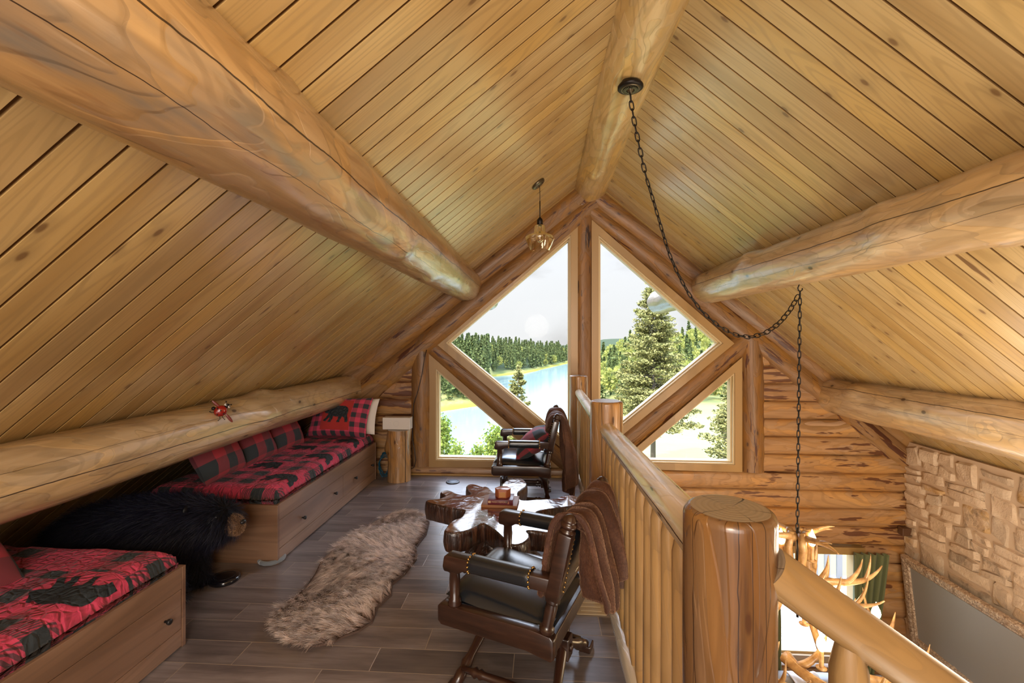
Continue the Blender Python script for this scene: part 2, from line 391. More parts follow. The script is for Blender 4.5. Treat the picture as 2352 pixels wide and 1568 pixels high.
M['tile']=t.bsdf(col,t.m('ADD',.24,t.m('MULTIPLY',b2,.16)),0.0,t.bump(hh,.35,.004),Specular_IOR_Level=.75)
# stone
t=NT('limestone_block'); p=t.coord('Object'); uv=t.sep(t.uv())
rnd=t.white(uv[0])
n1=t.noise(t.vm('ADD',p,t.comb(rnd,rnd,rnd)),4.5,6,.65,.4)
col=t.ramp(n1,[(.25,(.44,.30,.19)),(.5,(.62,.455,.31)),(.75,(.74,.59,.43))])
col=t.mix(t.m('MULTIPLY',t.m('GREATER_THAN',rnd,.8),.35),col,(.30,.24,.18))
n2=t.noise(p,7.0,5,.6,.8); on=t.m('GREATER_THAN',t.white(t.m('ADD',uv[0],5.0)),.72)
col=t.mix(t.m('MULTIPLY',t.m('MULTIPLY',t.step(n2,.5,.62),on),.65),col,(.17,.125,.085))
on2=t.m('GREATER_THAN',t.white(t.m('ADD',uv[0],9.0)),.86)
col=t.mix(t.m('MULTIPLY',t.m('MULTIPLY',t.step(n1,.45,.6),on2),.7),col,(.50,.27,.06))
M['stone']=t.bsdf(col,.85,0.0,t.bump(t.m('ADD',n1,t.m('MULTIPLY',t.noise(p,38,4,.65),.5)),.9,.02))
M['mortar']=plain('mortar',(.56,.41,.28),.9)
# glass pane: thin clear pane, a little mirror
t=NT('window_glass'); tr=t.n('ShaderNodeBsdfTransparent'); tr.inputs[0].default_value=(.985,.99,.985,1)
gl=t.n('ShaderNodeBsdfGlossy'); gl.inputs['Roughness'].default_value=.02
fr=t.n('ShaderNodeFresnel'); fr.inputs[0].default_value=1.35
mx=t.n('ShaderNodeMixShader'); t.put(mx.inputs[0],t.m('MULTIPLY',fr.outputs[0],.12)); t.t.links.new(tr.outputs[0],mx.inputs[1]); t.t.links.new(gl.outputs[0],mx.inputs[2])
t.t.links.new(mx.outputs[0],t.out.inputs['Surface']); M['glass']=t.mat
t=NT('amber_glass'); tr=t.n('ShaderNodeBsdfTransparent'); tr.inputs[0].default_value=(.99,.965,.86,1)
gl=t.n('ShaderNodeBsdfGlossy'); gl.inputs['Roughness'].default_value=.03; gl.inputs['Color'].default_value=(1,.95,.8,1)
fr=t.n('ShaderNodeFresnel'); fr.inputs[0].default_value=1.5
mx=t.n('ShaderNodeMixShader'); t.put(mx.inputs[0],t.m('ADD',t.m('MULTIPLY',fr.outputs[0],.9),.05,clamp=True)); t.t.links.new(tr.outputs[0],mx.inputs[1]); t.t.links.new(gl.outputs[0],mx.inputs[2])
t.t.links.new(mx.outputs[0],t.out.inputs['Surface']); M['amber']=t.mat
M['black_metal']=plain('black_iron',(.018,.014,.012),.42,.6)
M['bronze']=plain('aged_bronze',(.14,.115,.075),.34,.85)
M['brass']=plain('brass_nail',(.50,.30,.10),.28,1.0)
M['black_plastic']=plain('black_plastic',(.012,.012,.014),.35)
M['white_plastic']=plain('white_plastic',(.72,.66,.60),.5)

# ------------------------------------------------------------------ structure
ZL=lambda x: 3.278-.789*(.512-x)
ZR=lambda x: 3.278-.838*(x-.512)
WY=5.10
def log(name,p0,p1,r0,r1,mats,away=(0,1,0),parent=None,nu=44,dl=.06,amp=.05,seed=0,round0=0.0,round1=0.0,radii=None,bumps=0,kind=None,hew=0.0):
    """one log from p0 to p1; 'away' points from the log to the side that carries the uv seam. radii: optional [(t, r)]"""
    p0=Vector(p0);p1=Vector(p1);D=p1-p0;L=D.length;D.normalize()
    U=Vector(away);U=(U-D*U.dot(D)).normalized();V=D.cross(U)
    nl=max(4,int(L/dl)); lr=random.Random(seed)
    bl=[(lr.random()*2*PI,lr.random()*L,lr.uniform(.04,.09),lr.uniform(.015,.035)) for _ in range(bumps)]
    ts=[i/nl for i in range(nl+1)]
    if round1>0: ts=[q for q in ts if q*L<L-round1]+[1-round1/L*(1-math.sin(k*PI/12)) for k in range(0,6)]+[1-round1/L*.004]
    if round0>0: ts=[round0/L*.004]+[round0/L*(1-math.sin(k*PI/12)) for k in range(5,-1,-1)]+[q for q in ts if q*L>round0]
    def rad(t):
        if radii is None: return r0+(r1-r0)*t
        for (a,ra),(b,rb) in zip(radii,radii[1:]):
            if t<=b: return ra+(rb-ra)*(t-a)/max(1e-6,b-a)
        return radii[-1][1]
    v=[];uv=[];f=[]
    for t_ in ts:
        z=t_*L; R=rad(t_)
        if round1>0 and L-z<round1: R-=round1*(1-math.sqrt(max(0,1-((round1-(L-z))/round1)**2)))*.85
        if round0>0 and z<round0: R-=round0*(1-math.sqrt(max(0,1-((round0-z)/round0)**2)))*.85
        cx=nz((seed*3.1,.5,z*.5))*R*.10; cyy=nz((seed*5.7,9.5,z*.5))*R*.10
        for k in range(nu+1):
            a=2*PI*k/nu; ca,sa=math.cos(a),math.sin(a)
            q=(ca*1.1+seed*7.3,sa*1.1,z*.9)
            r=R*(1+amp*nz(q,1.3)+amp*.45*nz((ca*2.2,sa*2.2+seed,z*3.2),1.0))
            if hew: r-=R*hew*abs(nz((ca*2.6+seed,sa*2.6,z*1.7),1.0))
            for (ba,bz,bs,bh) in bl:
                da=(a-ba+PI)%(2*PI)-PI; e=(da*R/bs)**2+((z-bz)/(bs*1.5))**2
                if e<9: r+=bh*math.exp(-e)
            v.append((ca*r+cx,sa*r+cyy,z)); uv.append((k/nu,z))
    m=len(ts)
    for i in range(m-1):
        for k in range(nu): f.append((i*(nu+1)+k,i*(nu+1)+k+1,(i+1)*(nu+1)+k+1,(i+1)*(nu+1)+k))
    if not isinstance(mats,(list,tuple)): mats=[mats]
    mb=MB(); mb.add(v,f,0,uv)
    b=(m-1)*(nu+1)
    # end faces: a small grid fan so the end grain reads
    for ring,flip in ((0,True),(b,False)):
        rv=[v[ring+k] for k in range(nu)]; c=tuple(sum(q[i] for q in rv)/nu for i in range(3))
        fv=rv+[c]; ff=[((k+1)%nu,k,nu) if flip else (k,(k+1)%nu,nu) for k in range(nu)]
        mb.add(fv,ff,len(mats)-1,None,smooth=False)
    o=mb.build(name,mats,parent)
    o.matrix_local=Matrix(((U.x,V.x,D.x,p0.x),(U.y,V.y,D.y,p0.y),(U.z,V.z,D.z,p0.z),(0,0,0,1)))
    if kind: o['kind']=kind
    return o

# ---- ceilings of grooved boards
def ceiling(name,side,label):
    if side=='L': a=(.512,3.278); b=(-3.66,ZL(-3.66))
    else: a=(.512,3.278); b=(4.12,ZR(4.12))
    d=Vector((b[0]-a[0],0,b[1]-a[1])); L=d.length; d.normalize()
    Yv=Vector((0,1,0)); N=d.cross(Yv)
    pit=.122 if side=='L' else .119
    y0=.985-pit*29+.0 if side=='L' else 2.606-pit*42; n=int((5.62-y0)/pit)
    mb=MB(); v=[];f=[]
    dep=.016*(1 if N.z>0 else -1)
    prof=[]
    for j in range(n):
        q=y0+j*pit
        prof+=[(q-.0052,dep),(q+.0052,dep),(q+.0058,0),(q+pit-.0058,0)]
    nx=6
    for (yy,h) in prof:
        for i in range(nx+1): v.append((L*i/nx,yy-y0,h))
    for i in range(len(prof)-1):
        for k in range(nx): f.append((i*(nx+1)+k,i*(nx+1)+k+1,(i+1)*(nx+1)+k+1,(i+1)*(nx+1)+k))
    mb.add(v,f,0,None,smooth=False)
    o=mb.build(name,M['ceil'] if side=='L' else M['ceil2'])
    o.matrix_world=Matrix(((d.x,0,N.x,a[0]),(0,1,0,y0),(d.z,0,N.z,a[1]),(0,0,0,1)))
    return tag(o,label,None,None,'structure')
M['ceil2']=board_mat('ceiling_boards_pale',(.64,.46,.21),(.55,.375,.155),(.43,.27,.095),.119,rough=.30,knots=.5,coat=.6,groove_shade=(.25,.14,.055))
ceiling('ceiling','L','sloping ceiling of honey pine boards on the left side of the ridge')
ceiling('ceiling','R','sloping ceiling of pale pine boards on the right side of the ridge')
# outer roof skin, lies on the boards (keeps daylight out of the room)
for nm,pts in (('roof',[(.512,3.40),(-3.9,3.40-.789*4.412)]),('roof',[(.512,3.40),(4.35,3.40-.838*3.838)])):
    mb=MB(); (xa,za),(xb,zb)=pts
    mb.add([(xa,-3.0,za),(xb,-3.0,zb),(xb,5.62,zb),(xa,5.62,za),(xa,-3.0,za+.06),(xb,-3.0,zb+.06),(xb,5.62,zb+.06),(xa,5.62,za+.06)],
           [(0,1,2,3),(7,6,5,4),(0,4,5,1),(1,5,6,2),(2,6,7,3),(3,7,4,0)],0,None,False)
    tag(mb.build(nm,M['laminate_edge']),None,None,None,'structure')

# ---- loft floor, lower floor, plain enclosing walls
mb=MB(); mb.add(*box(-3.68,.50,-3.0,5.12,-.26,0.0),0,None,False)
tag(mb.build('floor',M['tile']),'wood look tile floor of the loft',None,None,'structure')
mb=MB(); mb.add(*box(.3,6.2,-3.0,5.3,-2.86,-2.76),0,None,False)
M['lowfloor']=board_mat('lower_floor_boards',(.30,.17,.08),(.22,.115,.05),(.15,.07,.03),.13,rough=.35,knots=.2)
tag(mb.build('floor_lower',M['lowfloor']),None,None,None,'structure')
M['plainwall']=plain('plain_pine_wall',(.50,.29,.11),.6)
mb=MB(); mb.add(*box(-4.2,4.4,-3.12,-3.0,-2.8,3.5),0,None,False); tag(mb.build('wall_front',M['plainwall']),None,None,None,'structure')
mb=MB(); mb.add(*box(.30,.34,-3.0,5.1,-2.78,-.26),0,None,False); tag(mb.build('wall_lower',M['plainwall']),None,None,None,'structure')

# ---- gable wall of stacked logs
LRAKE=[(.42,2.91,.075),(-1.44,1.40,.118),(-1.95,.965,.14),(-3.3,-.2,.14)]
RRAKE=[(.60,2.90,.075),(2.30,1.53,.10),(3.86,.255,.11),(4.3,-.10,.11)]
def rake_x(tab,z):
    for (xa,za,_),(xb,zb,_) in zip(tab,tab[1:]):
        if zb<=z<=za: return xa+(xb-xa)*(za-z)/(za-zb)
    return tab[-1][0]
mb=MB(); wr=random.Random(5); PITCH=.1905
def course(x0,x1,z0,z1,seed):
    nx=max(2,int((x1-x0)/.05)); v=[];f=[];b=.042
    prof=[(0,.0),(.03,.5),(.10,.78),(.25,.95),(.5,1.0),(.75,.95),(.90,.78),(.97,.5),(1,.0)]
    for i in range(nx+1):
        x=x0+(x1-x0)*i/nx
        e=1.0
        for (s,hh) in prof:
            w=(nz((x*1.3,seed*2.1,s*1.5),1.0)*.012+nz((x*4,seed*3.7,s*4),1.0)*.004)*hh
            zz=z0+(z1-z0)*s+nz((x*.8,seed*1.7,0),1.0)*.006*(1-abs(2*s-1))+ (nz((x*1.1,round((z0 if s<.5 else z1)*50)*.37,2.0))*.006)
            v.append((x,WY-b*hh*e-w,zz))
    k=len(prof)
    for i in range(nx):
        for j in range(k-1): f.append((i*k+j,(i+1)*k+j,(i+1)*k+j+1,i*k+j+1))
    mb.add(v,f,0)
    for i in (0,nx): mb.add([v[i*k+j] for j in range(k)],[tuple(range(k)) if i else tuple(range(k-1,-1,-1))],0,None,False)
    mb.add(*box(x0,x1,WY-.002,WY+.17,z0,z1),0,None,False)
WIN=(2.40,3.42,-1.92,-.70)   # lower window opening
for k in range(-15,9):
    z0=.087+PITCH*k; z1=z0+PITCH-.002; zm=(z0+z1)/2
    if zm>.087:
        xl=rake_x(LRAKE,zm)-.05; 
        if xl<-1.42: course(xl,-1.40,z0,z1,k+.5)
        xr=rake_x(RRAKE,zm)+.05
        if xr>2.36: course(2.33,xr,z0,z1,k+20.5)
    else:
        if zm>-.2: course(-3.4,4.2,z0,z1,k+40.5)
        elif zm<WIN[3]+.02 and zm>WIN[2]-.02:
            course(.34,WIN[0]-.02,z0,z1,k+60.5); course(WIN[1]+.02+wr.uniform(-.01,.05),4.2,z0,z1,k+80.5)
        else: course(.34,4.2,z0,z1,k+100.5)
tag(mb.build('wall_back',M['wall_log_x']),'gable wall of stacked orange pine logs',None,None,'structure')

# rake logs, king post, jamb logs and braces of the gable
def polylog(name,tab,y,away,seed,mat,nu=28):
    """log following a bent centre line given as (x, z, r)"""
    (xa,za,ra),(xb,zb,rb)=tab[0],tab[-1]
    L=math.hypot(xb-xa,zb-za)
    rd=[(math.hypot(q[0]-xa,q[1]-za)/L,q[2]) for q in tab]
    return log(name,(xa,y,za),(xb,y,zb),ra,rb,mat,away,None,nu,.06,.05,seed,radii=rd,kind='structure')
def seg_logs(nm,tab,y,seed):
    # straight fit through the table keeps one clean timber
    a=tab[0]; b=tab[-1]
    return polylog(nm,tab,y,(0,1,0),seed,M['gable_log'])
W2=lambda T:[(a,b,math.hypot(r,.105)) for a,b,r in T]
LR_=[(.60,3.035,.075),(-1.44,1.40,.118),(-1.95,.965,.14),(-3.3,-.17,.14)]
RR_=[(.44,3.05,.075),(2.30,1.53,.10),(3.86,.255,.105),(4.25,-.06,.105)]
for tab,s in ((LR_,1),(RR_,2)):
    a,b=tab[0],tab[-1]
    tag(seg_logs('trim_%d'%s,W2(tab),5.16,s),'lower rake log of the gable, %s half'%('left' if s==1 else 'right'))
LU=[(.50,3.16,.10),(-1.44,1.71,.125),(-3.3,.25,.125)]; RU=[(.52,3.16,.10),(2.3,1.775,.115),(4.2,.25,.115)]
for tab,s in ((LU,3),(RU,4)): tag(seg_logs('trim_%d'%s,W2(tab),5.165,s),'upper rake log of the gable under the ceiling boards, %s half'%('left' if s==3 else 'right'))
tag(log('trim_5',(.481,5.185,-.02),(.481,5.185,2.95),.143,.141,M['king'],(0,1,0),None,28,.06,.05,15,kind='structure'),'upright king post log between the two upper windows')
tag(log('trim_6',(-1.352,5.155,.085),(-1.352,5.155,1.46),.136,.136,M['gable_log'],(0,1,0),None,28,.05,.05,16,kind='structure'),'upright log left of the lower left window')
tag(log('trim_7',(2.30,5.155,.085),(2.30,5.155,1.50),.134,.134,M['gable_log'],(0,1,0),None,28,.05,.05,17,kind='structure'),'upright log right of the lower right window')
tag(log('trim_8',(-1.34,5.18,1.505),(.42,5.18,.045),.137,.137,M['gable_log'],(0,1,0),None,28,.06,.05,18,kind='structure'),'slanting brace log between the two left windows')
tag(log('trim_9',(2.24,5.18,1.49),(.53,5.18,.03),.137,.137,M['gable_log'],(0,1,0),None,28,.06,.05,19,kind='structure'),'slanting brace log between the two right windows')
mb=MB(); mb.add(*box(-1.5,.45,5.0,5.035,.0,.018,.004),0,None,False); tag(mb.build('baseboard_back',M['frame']),None,None,None,'structure')

# ---- windows
def offset_poly(P,w):
    n=len(P); out=[]
    A=sum(P[i][0]*P[(i+1)%n][1]-P[(i+1)%n][0]*P[i][1] for i in range(n))
    s=1 if A>0 else -1
    for i in range(n):
        p0=Vector(P[i-1]);p1=Vector(P[i]);p2=Vector(P[(i+1)%n])
        d1=(p1-p0).normalized();d2=(p2-p1).normalized()
        n1=Vector((d1.y,-d1.x))*s;n2=Vector((d2.y,-d2.x))*s
        b=(n1+n2); b=b/(b.length_squared/2) if b.length>1e-6 else n1
        if b.length>2.4: b=b.normalized()*2.4
        out.append(tuple(p1+b*w))
    return out
def ring(mb,P,wi,wo,y0,y1,m=0):
    a=offset_poly(P,wi);b=offset_poly(P,wo);n=len(P)
    v=[(p[0],y0,p[1]) for p in a]+[(p[0],y0,p[1]) for p in b]+[(p[0],y1,p[1]) for p in a]+[(p[0],y1,p[1]) for p in b]
    f=[]
    for i in range(n):
        j=(i+1)%n
        f+=[(i,j,n+j,n+i),(2*n+i,3*n+i,3*n+j,2*n+j),(i,2*n+i,2*n+j,j),(n+i,n+j,3*n+j,3*n+i)]
    mb.add(v,f,m,None,False)
WINS=[[(.304,2.608),(-1.025,1.476),(.304,.384)],[(.663,2.604),(1.928,1.474),(.663,.408)],
      [(-1.154,1.127),(-1.154,.182),(-.033,.182)],[(2.066,1.095),(2.066,.188),(1.018,.188)]]
M['sash']=plain('pale_sash',(.62,.47,.26),.4)
wl=['large window, left half of the diamond','large window, right half of the diamond','small triangular window at the lower left','small triangular window at the lower right']
for i,P in enumerate(WINS):
    r=thing('window_%d'%(i+1),wl[i],None,(P[0][0],WY,P[0][1])); r['kind']='structure'
    Q=[(p[0]-P[0][0],p[1]-P[0][1]) for p in P]
    mb=MB(); ring(mb,Q,.028,.105,-.045,.10); ring(mb,Q,.10,.24,.07,.11); fr_=mb.build('frame',M['frame'],r)
    mb=MB(); ring(mb,Q,.014,.030,-.028,.10); ring(mb,Q,0.0,.016,.01,.10); mb.build('sash',M['sash'],r)
    mb=MB(); E_=offset_poly(Q,.004); mb.add([(p[0],.06,p[1]) for p in E_],[(0,1,2)],0,None,False); mb.build('pane',M['glass'],r)
mb=MB(); mb.add(*extrude_poly([(.51,3.29),(.10,2.98),(.27,2.70),(.70,2.70),(.92,2.98)],'xz',5.17,5.22),0,None,False); tag(mb.build('trim_10',M['frame']),None,None,None,'structure')
mb=MB(); mb.add(*extrude_poly([(2.16,.09),(2.42,.09),(2.42,1.45),(2.16,1.5)],'xz',5.17,5.22),0,None,False); mb.add(*extrude_poly([(-1.47,.05),(-1.22,.05),(-1.22,1.45),(-1.47,1.40)],'xz',5.17,5.22),0,None,False); tag(mb.build('trim_11',M['frame']),None,None,None,'structure')
x0,x1,z0,z1=WIN
r=thing('window_5','window of the living room below, behind the antler chandelier',None,(x0,WY,z0)); r['kind']='structure'
Q=[(0.08,.08),(x1-x0-.08,.08),(x1-x0-.08,z1-z0-.09),(.08,z1-z0-.09)]
mb=MB(); ring(mb,Q,.02,.095,-.05,.12); mb.build('frame',M['frame'],r)
mb=MB(); ring(mb,Q,0,.022,-.01,.1); mb.build('sash',M['sash'],r)
mb=MB(); mb.add([(p[0],.07,p[1]) for p in Q],[(0,1,2,3)],0,None,False); mb.build('pane',M['glass'],r)

# ---- stone wall on the right
def stone_wall():
    sr=random.Random(23); mb=MB(); X=3.85
    mb.add(*box(X+.004,X+.3,-3.0,5.1,-2.76,.44),1,None,False)
    z=-2.2; sid=0
    rows=[]
    while z<.40: 
        h=sr.uniform(.15,.29); rows.append((z,h)); z+=h
    for (z,h) in rows:
        y=2.7+sr.uniform(-.2,0)
        while y<5.06:
            w=sr.uniform(.15,.36) if sr.random()<.8 else sr.uniform(.33,.46)
            if y+w>4.92: w=5.07-y
            cells=[(y,z,w,h)]
            if h>.15 and sr.random()<.5:
                k=sr.uniform(.4,.6); cells=[(y,z,w,h*k),(y,z+h*k,w,h*(1-k))]
            for (a,b,ww,hh) in cells:
                if a+ww>5.075: ww=5.075-a
                if ww<.03: continue
                g=.004; j=lambda: sr.uniform(-.034,.034)
                q=[(a+g+j()*.6,b+g+j()),(a+ww-g+j()*.6,b+g+j()),(a+ww-g+j()*.6,b+hh-g+j()),(a+g+j()*.6,b+hh-g+j())]
                if a+ww>5.05: q[1]=(5.07,q[1][1]); q[2]=(5.07,q[2][1])
                dep=sr.uniform(.005,.020); n=8; v=[];f=[];sid+=1; su=sr.random()*97
                tl=(sr.uniform(-.012,.012),sr.uniform(-.012,.012))
                for i in range(n+1):
                    for k in range(n+1):
                        s,tt=i/n,k/n
                        # pull the border rows close to the edge
                        ss=s; 
                        yy=(q[0][0]*(1-ss)+q[1][0]*ss)*(1-tt)+(q[3][0]*(1-ss)+q[2][0]*ss)*tt
                        zz=(q[0][1]*(1-ss)+q[1][1]*ss)*(1-tt)+(q[3][1]*(1-ss)+q[2][1]*ss)*tt
                        ed=min(s,1-s,tt,1-tt)
                        out=-dep-.007*min(1,ed*n/1.0)*(1 if ed>0 else 0)
                        if ed==0: out=.016
                        else: out-=.014*fbm((yy*6+su,zz*6,su),1.0,3)+tl[0]*(s-.5)+tl[1]*(tt-.5)
                        jit=nz((yy*9,zz*9,su))*.013
                        v.append((X+out,yy+jit,zz+nz((yy*9+5,zz*9,su))*.013))
                for i in range(n):
                    for k in range(n): f.append((i*(n+1)+k,(i+1)*(n+1)+k,(i+1)*(n+1)+k+1,i*(n+1)+k+1))
                mb.add(v,f,0,[(su,0)]*len(v))
            y+=w
    return tag(mb.build('wall_right',[M['stone'],M['mortar']],sharp=math.radians(50)),'rough cream limestone chimney wall',None,None,'structure')
stone_wall()

# ---- big roof logs
def beam(label,X,Z,r0,r1,seed,mat,group=None,y0=-1.6,y1=7.1,name='log_purlin',dz=0.0,**kw):
    away=Vector((X,0,Z-H_EYE)).normalized()
    r=thing(name,label,'log beam',(X,y0,Z),0,group)
    o=log('beam',(0,0,0),(0,y1-y0,dz),r0,r1,[mat,M['end_grey']],tuple(away),r,56,.045,.045,seed,bumps=16,hew=.03,round1=.02,**kw)
    return r
M['end_grey']=plain('weathered_end',(.06,.06,.066),.7)
beam('massive honey log purlin crossing the upper left ceiling',-.824,2.127,.18,.178,31,M['purlin'])
beam('round log ridge beam along the peak of the ceiling',.545,3.225,.172,.195,32,M['purlin_ridge'],y1=6.6,name='ridge_log')
beam('pale log purlin on the right slope with the chandelier hook under it',1.80,2.08,.160,.178,33,M['purlin_pale'])
beam('low log purlin over the two beds with the ladybug ornament on it',-2.17,.955,.160,.152,34,M['purlin_pale'],y1=6.6,dz=.01)
beam('low pale log purlin in front of the stone wall',3.14,.93,.192,.195,35,M['purlin_pale'],y1=6.6)
# ------------------------------------------------------------------ soft-goods materials
RED=(.60,.048,.11); BLK=(.022,.029,.034)
def plaid(name, half, u0=0.0, v0=0.0, quilt=False, red=RED, blk=BLK, soft=.25):
    t=NT(name); uv=t.sep(t.uv()); U=t.m('ADD',uv[0],u0); V=t.m('ADD',uv[1],v0)
    a=t.m('LESS_THAN',t.m('FRACT',t.m('DIVIDE',U,2*half)),.5); b=t.m('LESS_THAN',t.m('FRACT',t.m('DIVIDE',V,2*half)),.5)
    tw=t.m('LESS_THAN',t.m('FRACT',t.m('DIVIDE',t.m('ADD',U,t.m('MULTIPLY',V,.35)),.012)),.5) if quilt else t.m('LESS_THAN',t.m('FRACT',t.m('DIVIDE',t.m('ADD',U,V),.006)),.5)
    both=t.m('MULTIPLY',a,b); one=t.m('SUBTRACT',t.m('ADD',a,b),t.m('MULTIPLY',both,2.0))
    dk=t.m('ADD',both,t.m('MULTIPLY',one,t.m('ADD',.25,t.m('MULTIPLY',tw,.6)))) if quilt else t.m('ADD',both,t.m('MULTIPLY',one,t.m('ADD',.46,t.m('MULTIPLY',tw,.14))))
    p=t.coord('Object')
    if quilt:
        # patchwork: solid red bear blocks in a checker with the plaid blocks, plaid border along the front
        bi=t.m('FLOOR',t.m('DIVIDE',t.m('SUBTRACT',U,.03),.29)); bj=t.m('FLOOR',t.m('DIVIDE',t.m('SUBTRACT',V,.145),.29))
        par=t.m('ABSOLUTE',t.m('MODULO',t.m('ADD',bi,bj),2.0))
        solid=t.m('MULTIPLY',t.m('MULTIPLY',t.m('LESS_THAN',par,.5),t.m('GREATER_THAN',U,.03)),t.m('LESS_THAN',U,.61))
        dk=t.m('MULTIPLY',dk,t.m('SUBTRACT',1.0,solid))
        vv=t.voro(t.scale(t.uv(),1,1,1),26.0,'DISTANCE_TO_EDGE'); st=t.step(vv,.0,.22)
        wr=t.noise(t.coord('Object'),16,3,.5,1.5)
        hgt=t.m('ADD',t.m('MULTIPLY',st,.6),t.m('MULTIPLY',wr,.8))
        n=t.bump(hgt,.9,.014)
    else:
        n=t.bump(t.noise(p,300,2),.2,.002)
    col=t.mix(dk,red,blk)
    return t.bsdf(col,.85,0.0,n,Sheen_Weight=.08,Sheen_Roughness=.5)
M['quilt']=plaid('buffalo_plaid_quilt',.085,quilt=True)
t=NT('quilted_black'); wr=t.noise(t.coord('Object'),16,3,.5,1.5)
M['quilt_black']=t.bsdf(BLK,.85,0.0,t.bump(t.m('ADD',t.m('MULTIPLY',t.step(t.voro(t.coord('Object'),26.0,'DISTANCE_TO_EDGE'),0,.22),.6),wr),.9,.014))
M['plaid']=plaid('red_black_plaid',.085)
M['plaid_big']=plaid('red_black_plaid_wide',.11,red=(.40,.03,.045))
M['plaid_small']=plaid('red_black_plaid_sham',.05)
M['red_cloth']=plain('red_cloth',(.38,.02,.016),.85,Sheen_Weight=.3)
M['white_cloth']=plain('white_cloth',(.72,.66,.60),.85)
def fur_mat(name, root, mid, tip, rough=.5, var=.35, spec=.3):
    t=NT(name); uv=t.sep(t.uv())
    col=t.ramp(uv[1],[(.05,root),(.5,mid),(.95,tip)])
    hs=t.n('ShaderNodeHueSaturation'); t.put(hs.inputs['Color'],col); t.put(hs.inputs['Value'],t.m('ADD',1-var,t.m('MULTIPLY',uv[0],2*var))); 
    return t.bsdf(hs.outputs[0],rough,0.0,None,Specular_IOR_Level=spec)
M['rug_fur']=fur_mat('sheepskin_fur',(.085,.052,.043),(.48,.345,.29),(.92,.79,.71),.5,.5)
M['bear_fur']=fur_mat('black_bear_fur',(.002,.002,.004),(.005,.005,.012),(.016,.018,.042),.5,.45,.25)
M['muzzle_fur']=fur_mat('tan_muzzle_fur',(.12,.06,.03),(.30,.17,.09),(.48,.30,.17),.6,.25)
t=NT('plush_brown'); p=t.coord('Object'); uv=t.uv()
n1=t.noise(t.scale(uv,13,4,1),1.0,3,.6,.6); n2=t.noise(p,120,3,.6)
col=t.ramp(t.m('ADD',t.m('MULTIPLY',n1,.75),t.m('MULTIPLY',n2,.25)),[(.30,(.024,.008,.004)),(.5,(.070,.024,.011)),(.70,(.16,.065,.030))])
M['plush']=t.bsdf(col,.75,0.0,t.bump(t.m('ADD',n1,t.m('MULTIPLY',n2,.18)),.7,.012),Sheen_Weight=.6,Sheen_Roughness=.35,Sheen_Tint=(.8,.45,.25,1))
M['plush_fur']=fur_mat('plush_fur',(.045,.015,.008),(.078,.028,.013),(.17,.072,.035),.6,.5)
t=NT('black_leather'); lv=t.voro(t.coord('Object'),240.0,'DISTANCE_TO_EDGE')
M['leather']=t.bsdf((.009,.012,.016),.27,0.0,t.bump(t.step(lv,0,.25),.12,.001),Coat_Weight=.6,Coat_Roughness=.22)
t=NT('chair_wood'); p=t.coord('Object'); g=t.noise(t.scale(p,4,30,30),1.0,4,.6); 
M['chair_wood']=t.bsdf(t.ramp(g,[(.3,(.011,.0045,.003)),(.55,(.035,.014,.008)),(.75,(.068,.030,.018))]),.3,0.0,t.bump(g,.1,.002),Coat_Weight=.5,Coat_Roughness=.15)
M['chair_turned']=NT('chair_turned_wood').bsdf((.036,.014,.008),.28,0.0,None,Coat_Weight=.5,Coat_Roughness=.15)

# ------------------------------------------------------------------ fur strands (ribbons kept in numpy)
def strands(P,N,D,length,width,seg=3,curl=.3,seed=1,flat=.0,lean=.6):
    """P,N,D: root points, normals, comb directions (unit). returns V, quads, uv"""
    g=np.random.default_rng(seed); n=len(P)
    L=length*(.65+.6*g.random(n)); 
    side=np.cross(D,N); side/= (np.linalg.norm(side,axis=1,keepdims=True)+1e-9)
    r=g.normal(size=(n,3))*curl
    d0=N*(1-lean)+D*lean+r*.5; d0/=np.linalg.norm(d0,axis=1,keepdims=True)
    d1=N*(1-lean)*.35+D*(lean+.25)+r; d1/=np.linalg.norm(d1,axis=1,keepdims=True)
    rot=g.random(n)*2*PI
    sd=side*np.cos(rot)[:,None]+N*np.sin(rot)[:,None]*.6
    V=np.zeros((n,(seg+1)*2,3)); UV=np.zeros((n,(seg+1)*2,2)); u=g.random(n)
    for i in range(seg+1):
        s=i/seg
        c=P+(d0*(s-.5*s*s)[...,None] if False else d0*(s-.5*s*s)+d1*(.5*s*s))*L[:,None]
        w=width*(1-.85*s)
        V[:,2*i]=c-sd*w; V[:,2*i+1]=c+sd*w
        UV[:,2*i,0]=u;UV[:,2*i+1,0]=u;UV[:,2*i,1]=s;UV[:,2*i+1,1]=s
    k=(seg+1)*2; base=(np.arange(n)*k)[:,None,None]
    q=np.array([[2*i,2*i+1,2*i+3,2*i+2] for i in range(seg)])[None]
    F=(base+q).reshape(-1,4)
    return V.reshape(-1,3),F,UV.reshape(-1,2)
def sample_mesh(V,T,n,seed):
    g=np.random.default_rng(seed)
    a,b,c=V[T[:,0]],V[T[:,1]],V[T[:,2]]
    nn=np.cross(b-a,c-a); ar=np.linalg.norm(nn,axis=1); 
    i=g.choice(len(T),n,p=ar/ar.sum()); u=g.random((n,2)); m=u.sum(1)>1; u[m]=1-u[m]
    P=a[i]+(b[i]-a[i])*u[:,:1]+(c[i]-a[i])*u[:,1:]
    N=nn[i]/(ar[i][:,None]+1e-12); return P,N
def bake(o):
    """evaluate modifiers into a plain mesh"""
    dg=bpy.context.evaluated_depsgraph_get(); ev=o.evaluated_get(dg); me=bpy.data.meshes.new_from_object(ev)
    mats=[m for m in o.data.materials]; o.modifiers.clear(); o.data=me
    if not me.materials:
        for m in mats: me.materials.append(m)
    me.polygons.foreach_set('use_smooth',np.ones(len(me.polygons),dtype=bool)); return o
